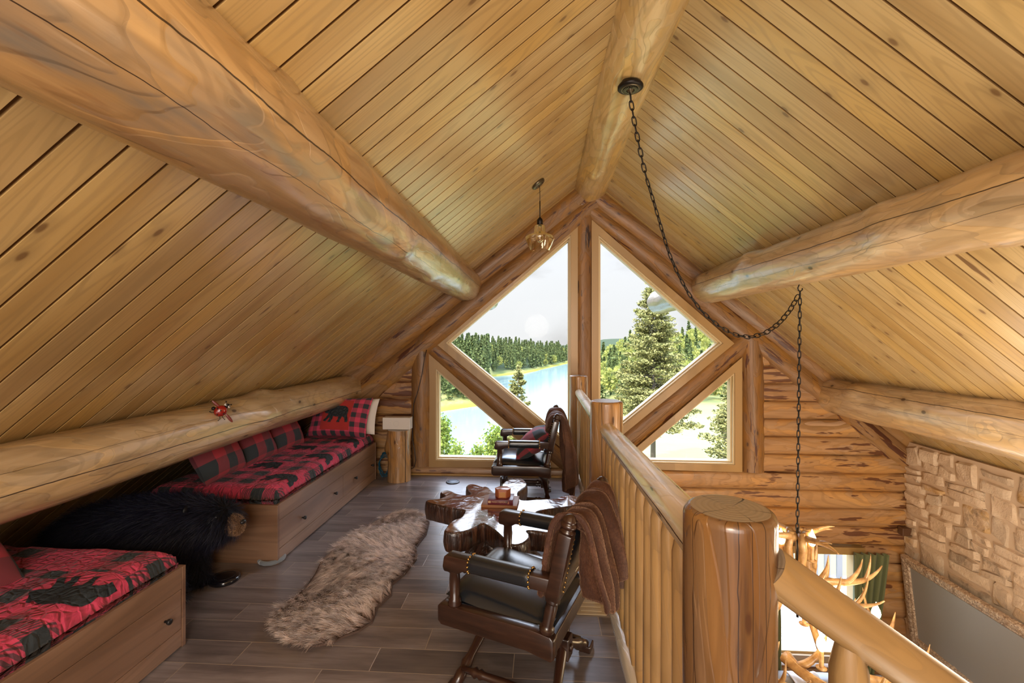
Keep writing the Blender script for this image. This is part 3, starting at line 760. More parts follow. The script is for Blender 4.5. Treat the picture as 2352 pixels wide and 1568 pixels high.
def tris(me):
    me.calc_loop_triangles()
    V=np.zeros(len(me.vertices)*3,dtype=np.float32); me.vertices.foreach_get('co',V)
    T=np.zeros(len(me.loop_triangles)*3,dtype=np.int32); me.loop_triangles.foreach_get('vertices',T)
    return V.reshape(-1,3).astype(float),T.reshape(-1,3)
def blob(name,parts,mat,parent,voxel=.015,smooth=6):
    mb=MB()
    for q in parts: mb.add(q[0],q[1])
    o=mb.build(name,mat,parent)
    r=o.modifiers.new('r','REMESH'); r.mode='VOXEL'; r.voxel_size=voxel
    s=o.modifiers.new('s','SMOOTH'); s.factor=.6; s.iterations=smooth
    return bake(o)

# ------------------------------------------------------------------ loft railing
rail=thing('log_railing','log railing with round posts and hewn spindles along the loft edge','railing',(.40,1.0,0))
def rp(x,y,z): return (x-.40,y-1.0,z)
for (y,h,r,s) in ((.985,1.190,.0905,41),(2.83,1.155,.098,42),(4.88,1.135,.095,43)):
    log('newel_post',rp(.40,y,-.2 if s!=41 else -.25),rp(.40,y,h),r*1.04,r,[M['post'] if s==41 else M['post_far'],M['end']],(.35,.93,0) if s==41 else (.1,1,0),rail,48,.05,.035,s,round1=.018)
for (ya,yb,za,zb,ra,rb,s) in ((1.05,2.76,1.055,.985,.058,.050,44),(2.9,4.81,.965,.955,.046,.044,45)):
    log('top_rail',rp(.40,ya,za),rp(.40,yb,zb),ra,rb,[M['rail'],M['end']],(1,0,-.5),rail,32,.05,.04,s,hew=.10)
for (ya,yb,za,zb,ra,rb,s) in ((1.05,2.76,.125,.115,.050,.046,46),(2.9,4.81,.12,.12,.044,.042,47)):
    log('bottom_rail',rp(.40,ya,za),rp(.40,yb,zb),ra,rb,[M['rail'],M['end']],(1,0,-.5),rail,28,.05,.05,s,hew=.12)
def baluster(p0,p1,r,seed,parent,mat=None):
    L=(Vector(p1)-Vector(p0)).length; n=.055/L
    return log('baluster',p0,p1,r,r,mat or M['baluster'],(.5,.85,0),parent,14,.08,.07,seed,radii=[(0,r*.45),(n,r),(.5,r*1.0),(1-n,r*.95),(1,r*.42)],hew=.1)
br=random.Random(3)
for i in range(13):
    y=1.20+i*(1.50/12)+br.uniform(-.008,.008); baluster(rp(.40,y,.13),rp(.40,y,1.02-.03*(i/12)),.0285+br.uniform(-.003,.003),60+i,rail)
for i in range(15):
    y=3.0+i*(1.74/14)+br.uniform(-.01,.01); baluster(rp(.40,y,.14),rp(.40,y,.945),.026+br.uniform(-.003,.003),80+i,rail)
srl=thing('stair_railing','sloping handrail descending beside the nearest log post','railing',(.48,.95,0))
log('top_rail',(-.02,0,1.085),(1.55,0,1.085-1.57*.71),.044,.046,[M['stair_rail'],M['end']],(0,1,.4),srl,36,.05,.03,52)
for i,x in enumerate((.132,.255,.375,.5,.62)):
    zt=1.06-x*.71; baluster((x,.0,zt-1.0),(x,.0,zt+.0),.036,110+i,srl,M['stair_rail'])

# ------------------------------------------------------------------ day beds
def knob(p,d): return lathe([(.006,0),(.006,.012),(.012,.016),(.014,.026),(.012,.03),(.001,.031)],14,True,(p,d))
def daybed(label,y0,y1,seams,knobs):
    L=y1-y0; r=thing('daybed_frame',label,'bed frame',(-1.785,y0,0),0,'walnut storage daybeds')
    D=.97; mb=MB()
    mb.add(*box(-D,-.022,.02,L-.02,.012,.385),0,None,False)
    mb.build('body',M['laminate'],r)
    for (a,b) in ((0,.022),(L-.022,L)):
        mb=MB(); mb.add(*box(-D,.0,a,b,.0,.40,.002),0,None,False); mb.build('end_panel',M['laminate'],r)
    mb=MB(); mb.add(*box(-.021,-.002,.024,L-.024,.292,.40,.0015),0,None,False); mb.build('top_rail',M['laminate_y'],r)
    mb=MB(); mb.add(*box(-.021,-.002,.024,L-.024,.008,.092,.0015),0,None,False); mb.build('bottom_rail',M['laminate_y'],r)
    ys=[.024]+[s-y0 for s in seams]+[L-.024]
    for a,b in zip(ys,ys[1:]):
        mb=MB(); mb.add(*box(-.021,-.003,a+.002,b-.002,.095,.289,.0015),0,None,False); d=mb.build('drawer',M['laminate_y'],r)
        for k in knobs:
            if a<k-y0<b:
                mb=MB(); mb.add(*knob((-.003,k-y0,.19),(1,0,0))); mb.build('knob',M['black_plastic'],d)
    return r
t=board_mat('walnut_laminate_front',(.37,.235,.155),(.275,.16,.10),(.19,.105,.062),.9,rough=.4,knots=0,coat=.15,grain=.6)
swap_axes(t,'Y','Z')
M['laminate_y']=t
bedA=daybed('walnut daybed box with drawers farther from the camera, under the bear pillow',2.985,4.845,[4.02],[3.31,3.84,4.27,4.70])
bedB=daybed('walnut daybed box with a drawer nearest the camera, cut by the photo edge',.32,2.185,[1.24],[.62,1.0,1.55,2.06])

BEAR=[(-.50,.10),(-.47,.17),(-.42,.20),(-.36,.27),(-.32,.33),(-.27,.34),(-.25,.29),(-.15,.33),(0,.36),(.15,.36),(.28,.35),(.38,.30),(.44,.22),(.46,.10),(.45,-.02),(.50,-.14),(.53,-.24),(.50,-.30),(.40,-.30),(.40,-.24),(.36,-.14),(.28,-.08),(.24,-.16),(.20,-.24),(.20,-.31),(.08,-.31),(.08,-.26),(.12,-.20),(.11,-.09),(.02,-.10),(-.08,-.08),(-.09,-.20),(-.13,-.26),(-.14,-.32),(-.26,-.32),(-.26,-.27),(-.21,-.21),(-.21,-.12),(-.26,-.16),(-.33,-.25),(-.36,-.29),(-.46,-.27),(-.45,-.22),(-.38,-.15),(-.33,-.05),(-.30,.02),(-.36,.03),(-.44,.04)]
def bear_patch(to3d,name,mat,parent,w,n=5):
    bm=bmesh.new(); vs=[bm.verts.new((p[0]*w,p[1]*w,0)) for p in BEAR]; f=bm.faces.new(vs)
    bmesh.ops.triangulate(bm,faces=[f])
    for _ in range(3): bmesh.ops.subdivide_edges(bm,edges=[e for e in bm.edges if e.calc_length()>.03],cuts=1,use_grid_fill=False); bmesh.ops.triangulate(bm,faces=bm.faces[:])
    bm.verts.index_update()
    v=[to3d(q.co.x,q.co.y) for q in bm.verts]; f=[tuple(q.index for q in p.verts) for p in bm.faces]; bm.free()
    mb=MB(); mb.add(v,f); return mb.build(name,mat,parent)
def quilt(label,y0,y1,seed,bears):
    X1=-1.803; W=.93; L=y1-y0; Z0=.385; Z1=.505
    r=thing('quilted_mattress',label,'mattress',(X1,y0,0),0,'plaid quilted daybed mattresses')
    R=.075
    def hz(x,y):   # x: 0 front .. -W back, y: 0..L   (height of the quilt)
        d=min(-x,W+x,y,L-y); d=max(0,d)
        e=1-(1-min(1,d/R))**2
        z=Z0+(Z1-Z0)*(.35+.65*math.sqrt(max(0,e)))
        z+=.010*fbm((x*3,y*3,seed),1.0,2)+.010*nz((x*9,y*7,seed+4))*min(1,d/.03)+.004*nz((x*26,y*26,seed))
        return z
    xs=[0,.008,.02,.035,.055,.08]+[.08+(W-.16)*i/44 for i in range(1,44)]+[W-.08,W-.055,W-.035,W-.02,W-.008,W]
    ys=[0,.008,.02,.035,.055,.08]+[.08+(L-.16)*i/90 for i in range(1,90)]+[L-.08,L-.055,L-.035,L-.02,L-.008,L]
    v=[];uv=[];f=[]
    nx,ny=len(xs),len(ys)
    for i,a in enumerate(xs):
        for j,b in enumerate(ys):
            bl=.012*nz((a*4,b*5,seed+9)) if i in(0,nx-1) or j in(0,ny-1) else 0
            v.append((-a+(bl if i==0 else 0),b+(bl if j==0 else 0),hz(-a,b)))
            uv.append((a+.06,b+.05))
    for i in range(nx-1):
        for j in range(ny-1): f.append((i*ny+j,i*ny+j+1,(i+1)*ny+j+1,(i+1)*ny+j))
    # skirt down into the frame
    edge=[(i,0) for i in range(nx)]+[(nx-1,j) for j in range(1,ny)]+[(i,ny-1) for i in range(nx-2,-1,-1)]+[(0,j) for j in range(ny-2,0,-1)]
    b0=len(v)
    for (i,j) in edge:
        q=v[i*ny+j]; v.append((q[0]+(-.006 if i==0 else 0),q[1],.386)); u_=uv[i*ny+j]
        uv.append((u_[0]-(.06 if i==0 else 0),u_[1]-(.06 if j==0 else 0)))
    for k in range(len(edge)):
        i,j=edge[k]; i2,j2=edge[(k+1)%len(edge)]
        f.append((i*ny+j,b0+k,b0+(k+1)%len(edge),i2*ny+j2))
    mb=MB(); mb.add(v,f,0,uv); mb.build('quilt',M['quilt'],r)
    for (bx,by,w,fl) in bears:
        bear_patch(lambda px,py,bx=bx,by=by,fl=fl:(min(-.004,bx+px),by+py*fl,hz(min(-.004,bx+px),by+py*fl)+.0045),'bear_applique',M['quilt_black'],r,w)
    return r
quilt('red and black plaid bear quilt on the farther daybed',3.01,4.82,3,[(-.125,.24,.25,1),(-.41,.53,.25,1),(-.125,.82,.25,1),(-.41,1.11,.25,1),(-.125,1.40,.25,1)])
quilt('red and black plaid bear quilt on the nearest daybed',.345,2.16,8,[(-.135,1.41,.27,-1),(-.41,1.12,.27,-1),(-.135,.83,.27,-1)])

def pillow_mesh(w,h,t,n=22,seed=0,pinch=.06):
    v=[];uv=[];f=[]
    for s in (1,-1):
        b=len(v)
        for i in range(n+1):
            for j in range(n+1):
                a,c=2*i/n-1,2*j/n-1
                e=(max(0,1-abs(a)**2.6)*max(0,1-abs(c)**2.6))**.48
                px=a*w/2*(1-pinch*(1-abs(c)**2)*abs(a)); py=c*h/2*(1-pinch*(1-abs(a)**2)*abs(c))
                z=s*t/2*e*(1+.18*nz((a*1.7,c*1.7,seed+s)))+.006*nz((a*5,c*5,seed+3*s))*e
                v.append((px,py,z)); uv.append((a*w/2+w,c*h/2+h))
        for i in range(n):
            for j in range(n):
                q=(b+i*(n+1)+j,b+(i+1)*(n+1)+j,b+(i+1)*(n+1)+j+1,b+i*(n+1)+j+1); f.append(q if s>0 else q[::-1])
    return v,f,uv
def pillow(name,label,w,h,t,mat,loc,ex,ey,group=None,seed=0,cat='pillow'):
    """ex: direction of the width, ey: direction of the height; thickness along ex x ey"""
    ex=Vector(ex).normalized(); ez=ex.cross(Vector(ey)).normalized(); ey=ez.cross(ex)
    mb=MB(); v,f,uv=pillow_mesh(w,h,t,22,seed); mb.add(v,f,0,uv); o=mb.build(name,mat)
    o.matrix_world=Matrix(((ex.x,ey.x,ez.x,loc[0]),(ex.y,ey.y,ez.y,loc[1]),(ex.z,ey.z,ez.z,loc[2]),(0,0,0,1)))
    return tag(o,label,cat,group)
bp=pillow('pillow','bear pillow propped at the far end of the far daybed',.64,.42,.17,M['plaid_small'],(-2.08,4.60,.715),(1,-.05,0),(.03,.45,.9),seed=5)
mb=MB(); 
def on_pillow(px,py,lift):
    a,c=px/.32,py/.21; e=(max(0,1-abs(a)**2.6)*max(0,1-abs(c)**2.6))**.48
    return (px*(1-.06*(1-c*c)*abs(a)),py*(1-.06*(1-a*a)*abs(c)),.085*e*(1+.18*nz((a*1.7,c*1.7,6)))+.006*nz((a*5,c*5,8))*e+lift)
v=[];f=[]; n=16
for i in range(n+1):
    for j in range(n+1): v.append(on_pillow(-.155+.31*i/n,-.16+.32*j/n,.004))
for i in range(n):
    for j in range(n): f.append((i*(n+1)+j,(i+1)*(n+1)+j,(i+1)*(n+1)+j+1,i*(n+1)+j+1))
mb.add(v,f); mb.build('center_panel',M['red_cloth'],bp)
bear_patch(lambda x,y:on_pillow(x,y,.008),'bear_applique',M['quilt_black'],bp,.27)
pillow('pillow','white pillow tucked behind the bear pillow',.60,.38,.15,M['white_cloth'],(-2.03,4.74,.70),(1,-.05,0),(0,.35,.94),seed=9)
for (y,x,z,w,s,lb,tl) in ((3.27,-2.43,.665,.48,11,'plaid cushion on the far daybed nearest the black bear',.45),(3.72,-2.44,.66,.44,12,'plaid cushion in the middle of the row behind the quilt',.45),(4.15,-2.43,.66,.44,13,'plaid cushion beside the bear pillow on the far daybed',.45)):
    pillow('cushion',lb,w,.37,.19,M['plaid_big'],(x,y,z),(0.06*(s-12),1,0),(-tl,0,.85),'plaid cushions along the far daybed',s,'cushion')
pillow('cushion','plaid cushion lying on the nearest daybed at the photo edge',.46,.42,.18,M['plaid_big'],(-2.40,1.64,.63),(.1,1,0),(-.75,.05,.75),None,14,'cushion')

# ------------------------------------------------------------------ black bear footstool
bear=thing('bear_footstool','stuffed black bear with tan muzzle standing between the two daybeds','stuffed bear',(-2.35,2.60,0))
def bz(x,z,y=0): return (x+2.3,y,z)
parts=[tube([bz(-2.86,.28),bz(-2.7,.33),bz(-2.45,.36),bz(-2.25,.375),bz(-2.08,.40),bz(-1.95,.435),bz(-1.86,.445)],[.11,.16,.185,.195,.18,.135,.085],18)[:2],
       ball(bz(-1.905,.44),.12,16,12,(1.15,1.05,1.0)),ball(bz(-2.84,.28),.12,14,10)]
for (x,lz) in ((-2.13,0),(-2.70,0)):
    for y in (-.105,.105):
        parts.append(tube([bz(x,.32,y),bz(x+.02,.17,y),bz(x+.03,.07,y),bz(x+.05,.045,y)],[.09,.072,.066,.05],14)[:2])
        parts.append(ball(bz(x+.055,.042,y),.058,12,8,(1.25,.95,.72)))
bb=blob('body',parts,M['bear_fur'],bear,.018,5)
V,T=tris(bb.data); P,N=sample_mesh(V,T,65000,2)
D=np.stack([-np.ones(len(P))*.55,np.zeros(len(P)),-np.ones(len(P))*.75],1); D-=N*(D*N).sum(1,keepdims=True); D/=np.linalg.norm(D,axis=1,keepdims=True)+1e-6
sv,sf,su=strands(P,N,D,.080,.0010,3,.22,4,lean=.55); sv[:,2]=np.maximum(sv[:,2],.002)
o=np_obj('fur',sv,sf,M['bear_fur'],bear,su); o['kind']='stuff'
mz=blob('muzzle',[ball(bz(-1.785,.43),.055,14,10,(1.1,1.0,1.1)),ball(bz(-1.757,.42),.046,12,8,(.9,1.1,1.15))],M['muzzle_fur'],bear,.01,3)
V,T=tris(mz.data); P,N=sample_mesh(V,T,5000,5); D=np.stack([-np.ones(len(P)),np.zeros(len(P)),np.zeros(len(P))-.3],1); D-=N*(D*N).sum(1,keepdims=True); D/=np.linalg.norm(D,axis=1,keepdims=True)+1e-6
sv,sf,su=strands(P,N,D,.012,.0011,2,.4,6,lean=.35); o=np_obj('muzzle_fur',sv,sf,M['muzzle_fur'],mz,su); o['kind']='stuff'
mb=MB(); mb.add(*ball(bz(-1.716,.448),.017,12,8,(.8,1.3,.8))); mb.build('nose',M['black_plastic'],bear)
for y in (-.055,.055):
    mb=MB(); mb.add(*ball(bz(-1.83,.50,y*1.3),.011,10,8)); mb.build('eye',M['black_plastic'],bear)
    mb=MB(); mb.add(*ball(bz(-1.99,.545,y*1.8),.03,12,8,(.5,1,1))); mb.build('ear',M['bear_fur'],bear)

# ------------------------------------------------------------------ sheepskin rug
RUG=[(-1.44,2.307),(-1.489,2.417),(-1.475,2.52),(-1.458,2.68),(-1.482,2.857),(-1.535,3.056),(-1.492,3.223),(-1.439,3.446),(-1.405,3.698),(-1.324,3.87),(-1.193,3.95),(-1.019,3.90),(-0.90,3.757),(-0.865,3.522),(-0.885,3.296),(-0.83,3.102),(-0.855,2.897),(-0.90,2.763),(-0.865,2.648),(-0.905,2.514),(-0.885,2.379),(-0.931,2.297),(-0.989,2.253),(-1.03,2.20),(-1.111,2.165),(-1.25,2.175),(-1.355,2.235)]
from mathutils import geometry as geo
def inside(P,poly):
    x,y=P[:,0],P[:,1]; r=np.zeros(len(P),bool); n=len(poly)
    for i in range(n):
        x0,y0=poly[i]; x1,y1=poly[(i+1)%n]
        c=((y0>y)!=(y1>y))&(x<(x1-x0)*(y-y0)/((y1-y0) if y1!=y0 else 1e-9)+x0); r^=c
    return r
rug=thing('sheepskin_rug','long brown sheepskin rug on the tile floor beside the far daybed','rug',(-1.18,3.05,0))
RL=[(p[0]+1.18,p[1]-3.05) for p in RUG]
cx_,cy_=0.0,0.0
RS=[(p[0]*.93,p[1]*.96) for p in RL]
mb=MB(); mb.add(*extrude_poly(RS,'xy',0.001,.012),0,None,False); mb.build('hide',plain('hide',(.10,.06,.045),.9),rug)
g=np.random.default_rng(3); P=np.stack([g.uniform(-.36,.40,190000),g.uniform(-.95,.98,190000)],1); P=P[inside(P,RS)][:92000]
# tufts: each strand leans toward its tuft's tip
TC=np.stack([g.uniform(-.36,.40,2600),g.uniform(-.95,.98,2600)],1)
best=np.zeros(len(P),int)
for k in range(0,len(P),4000):
    d=((P[k:k+4000,None]-TC[None])**2).sum(2); best[k:k+4000]=d.argmin(1)
ang=np.array([nz((c[0]*1.8,c[1]*1.8,2.0))*3.2-1.9 for c in TC])+g.normal(size=len(TC))*.45
Dv=np.stack([np.cos(ang),np.sin(ang),np.zeros(len(TC))],1)
tip=TC[best]+Dv[best,:2]*.04
D=np.concatenate([tip-P,np.zeros((len(P),1))],1); D/=np.linalg.norm(D,axis=1,keepdims=True)+1e-6
hgt=np.array([.012+.014*max(0,nz((c[0]*5,c[1]*5,7))) for c in TC])[best]
P3=np.concatenate([P,hgt[:,None]*.6],1); N=np.tile([[0,0,1.]],(len(P),1))
sv,sf,su=strands(P3,N,D,.072,.0012,3,.14,9,lean=.52); sv[:,2]=np.maximum(sv[:,2],.003)
tu=g.random(len(TC))[best]; su=su.reshape(len(P),-1,2); su[:,:,0]=(.25*su[:,:,0]+.75*tu[:,None]); su=su.reshape(-1,2)
o=np_obj('fur',sv,sf,M['rug_fur'],rug,su); o['kind']='stuff'
# ------------------------------------------------------------------ burl slab table
TAB=[(-0.775,3.049),(-0.766,3.075),(-0.725,3.084),(-0.688,3.104),(-0.661,3.146),(-0.67,3.178),(-0.699,3.204),(-0.715,3.24),(-0.693,3.276),(-0.658,3.264),(-0.603,3.201),(-0.551,3.178),(-0.509,3.181),(-0.485,3.213),(-0.511,3.258),(-0.539,3.328),(-0.55,3.394),(-0.526,3.427),(-0.484,3.407),(-0.444,3.364),(-0.401,3.373),(-0.374,3.306),(-0.343,3.245),(-0.305,3.232),(-0.268,3.305),(-0.284,3.369),(-0.285,3.437),(-0.262,3.518),(-0.204,3.595),(-0.15,3.58),(-0.118,3.491),(-0.109,3.414),(-0.14,3.345),(-0.169,3.271),(-0.168,3.195),(-0.146,3.11),(-0.105,3.098),(-0.029,3.121),(0.047,3.133),(0.124,3.162),(0.156,3.208),(0.204,3.226),(0.254,3.207),(0.28,3.159),(0.262,3.08),(0.217,3.037),(0.142,3.006),(0.068,2.975),(-0.028,2.931),(-0.046,2.857),(-0.004,2.768),(0.054,2.717),(0.105,2.678),(0.1,2.617),(0.06,2.605),(-0.003,2.626),(-0.059,2.637),(-0.093,2.625),(-0.064,2.558),(-0.088,2.483),(-0.13,2.445),(-0.167,2.456),(-0.21,2.54),(-0.26,2.625),(-0.311,2.689),(-0.351,2.724),(-0.376,2.679),(-0.412,2.625),(-0.45,2.592),(-0.498,2.575),(-0.532,2.577),(-0.549,2.596),(-0.545,2.637),(-0.539,2.718),(-0.515,2.758),(-0.483,2.783),(-0.478,2.866),(-0.48,2.909),(-0.507,2.926),(-0.568,2.938),(-0.611,2.958),(-0.667,2.988),(-0.734,3.017)]
t=NT('varnished_burl'); p=t.coord('Object'); n=t.noise(p,5,5,.6,1.2); w=t.m('SINE',t.m('MULTIPLY',n,60.0))
col=t.ramp(n,[(.3,(.06,.013,.008)),(.5,(.15,.035,.018)),(.72,(.26,.08,.04))]); col=t.mix(t.m('MULTIPLY',t.step(w,0,1),.3),col,(.06,.014,.008))
M['burl']=t.bsdf(col,.13,0.0,t.bump(t.noise(t.scale(p,1,1,1),11,2,.5,.8),.45,.012),Coat_Weight=1.0,Coat_Roughness=.05,Specular_IOR_Level=.6)
t=NT('varnished_bark'); p=t.coord('Object'); n=t.noise(t.scale(p,30,30,3.0),1.0,4,.65,.3)
M['bark']=t.bsdf(t.ramp(n,[(.35,(.012,.005,.004)),(.55,(.05,.02,.012)),(.75,(.16,.07,.035))]),.28,0.0,t.bump(n,1.0,.02),Coat_Weight=.6,Coat_Roughness=.15)
tc=(-.30,3.0); table=thing('burl_coffee_table','glossy reddish star shaped burl slab coffee table on a root base','coffee table',(tc[0],tc[1],0))
ZT=.43
def smooth_poly(P,n=2):
    for _ in range(n):
        Q=[]
        for i in range(len(P)):
            a,b=P[i],P[(i+1)%len(P)]
            Q+=[(a[0]*.75+b[0]*.25,a[1]*.75+b[1]*.25),(a[0]*.25+b[0]*.75,a[1]*.25+b[1]*.75)]
        P=Q
    return P
SP=smooth_poly([(x-tc[0],y-tc[1]) for x,y in TAB],1)
mb=MB(); bm=bmesh.new(); vs=[bm.verts.new((p[0],p[1],ZT)) for p in SP]; fc=bm.faces.new(vs)
if fc.normal.z<0: fc.normal_flip()
bmesh.ops.triangulate(bm,faces=[fc]); bm.verts.index_update()
mb.add([tuple(q.co) for q in bm.verts],[tuple(q.index for q in p.verts) for p in bm.faces],0,None,False); bm.free()
# rounded shoulder + rough bark sides
n=len(SP); v=[];f=[]
lev=[(0,0,0),(.006,.002,0),(.010,.010,0),(.012,.03,.6),(.012,.06,1),(.010,.09,1),(.004,.115,1),(-.02,.13,1),(-.12,.131,.3)]
IN=offset_poly(SP,1.0); 
def outn(i):
    a,b=Vector(SP[i-1]),Vector(SP[(i+1)%n]); d=(b-a).normalized(); return Vector((d.y,-d.x))
A=sum(SP[i][0]*SP[(i+1)%n][1]-SP[(i+1)%n][0]*SP[i][1] for i in range(n)); sg=1 if A>0 else -1
for (off,dz,rg) in lev:
    for i in range(n):
        w=outn(i)*sg; o_=off+rg*.010*nz((i*.9,dz*9,3)); 
        if off<-.1:
            c=Vector(SP[i])*.45; v.append((c.x,c.y,ZT-dz)); continue
        v.append((SP[i][0]+w.x*o_,SP[i][1]+w.y*o_,ZT-dz))
for k in range(len(lev)-1):
    for i in range(n): 
        q=(k*n+i,k*n+(i+1)%n,(k+1)*n+(i+1)%n,(k+1)*n+i); f.append(q if sg<0 else q[::-1])
mb.add(v,f,1); mb.build('slab',[M['burl'],M['bark']],table)
parts=[tube([(.05,-.02,.31),(.03,-.02,.2),(.0,-.03,.08)],[.17,.14,.15],16)[:2]]
for a,l in ((.3,.30),(1.2,.26),(2.3,.26),(3.3,.24),(4.25,.22),(5.3,.30)):
    parts.append(tube([(.02+.06*math.cos(a),-.03+.06*math.sin(a),.20),(.02+.16*math.cos(a),-.03+.16*math.sin(a),.11),(.02+l*math.cos(a),-.03+l*math.sin(a),.035)],[.085,.07,.04],12)[:2])
blob('root_base',parts,M['bark'],table,.016,3)

def book(label,w,d,h,loc,rz,cover,page,name='book'):
    r=thing(name,label,'book',loc,rz)
    mb=MB(); mb.add(*box(-w/2,w/2,-d/2,d/2,0,.003,.001)); mb.add(*box(-w/2,w/2,-d/2,d/2,h-.003,h,.001)); mb.add(*box(-w/2,w/2,-d/2,-d/2+.004,.001,h-.001,.001)); mb.build('cover',cover,r)
    mb=MB(); mb.add(*box(-w/2+.004,w/2-.004,-d/2+.004,d/2-.005,.003,h-.003),0,None,False); mb.build('pages',page,r)
    return r
M['page']=plain('book_pages',(.70,.60,.45),.8); M['cover_tan']=plain('tan_cover',(.30,.13,.05),.5); M['cover_red']=plain('maroon_cover',(.12,.012,.025),.35)
def text(body,size,mat,parent,loc,rot,ext=.0003):
    cu=bpy.data.curves.new('lettering','FONT'); cu.body=body; cu.size=size; cu.extrude=ext; cu.align_x='LEFT'; cu.align_y='CENTER'
    o=bpy.data.objects.new('lettering',cu); C.objects.link(o)
    me=bpy.data.meshes.new_from_object(o.evaluated_get(bpy.context.evaluated_depsgraph_get())); bpy.data.objects.remove(o)
    o=bpy.data.objects.new('lettering',me); C.objects.link(o); me.materials.clear(); me.materials.append(mat)
    o.parent=parent; o.location=loc; o.rotation_euler=rot; return o
b1=book('tan edged book lying flat on the burl table under the maroon book',.235,.19,.018,(-.268,3.045,ZT+.001),-.04,M['cover_tan'],M['page'])
b2=book('maroon hardcover book with gold lettering on its spine',.165,.125,.033,(-.262,3.02,ZT+.020),-.02,M['cover_red'],M['page'])
M['gold_ink']=plain('gold_ink',(.55,.36,.20),.5)
text('FRESH MEMORY',.0145,M['gold_ink'],b2,(-.058,-.0631,.018),(PI/2,0,0))
mb=MB(); mb.add(*box(-.080,-.063,-.0632,-.0622,.011,.025),0,None,False); mb.build('spine_emblem',M['gold_ink'],b2)
mb=MB(); mb.add(*extrude_poly([(.046,.006),(.060,.006),(.053,.026)],'xz',-.0632,-.0622)); mb.add(*box(.036,.045,-.0632,-.0622,.014,.026),1,None,False); mb.build('spine_picture',[plain('spine_tan',(.45,.22,.13),.5),M['black_plastic']],b2)
hx=thing('hexagonal_box','small hexagonal orange wooden box on top of the maroon book','box',(-.252,3.025,ZT+.0535))
hp=[(.052*math.cos(PI/3*k),.046*math.sin(PI/3*k)) for k in range(6)]
mb=MB(); mb.add(*extrude_poly(hp,'xy',0,.046,.0015)); mb.build('body',plain('orange_lacquer',(.40,.115,.045),.35),hx)
mb=MB(); mb.add(*extrude_poly([(x*1.04,y*1.04) for x,y in hp],'xy',.0462,.054,.0015)); mb.build('lid',plain('orange_lid',(.45,.17,.10),.2),hx)
mb=MB(); mb.add(*box(-.021,.021,-.0412,-.0396,.006,.040),0,None,False); mb.build('front_panel',plain('tan_panel',(.50,.24,.08),.5),hx)

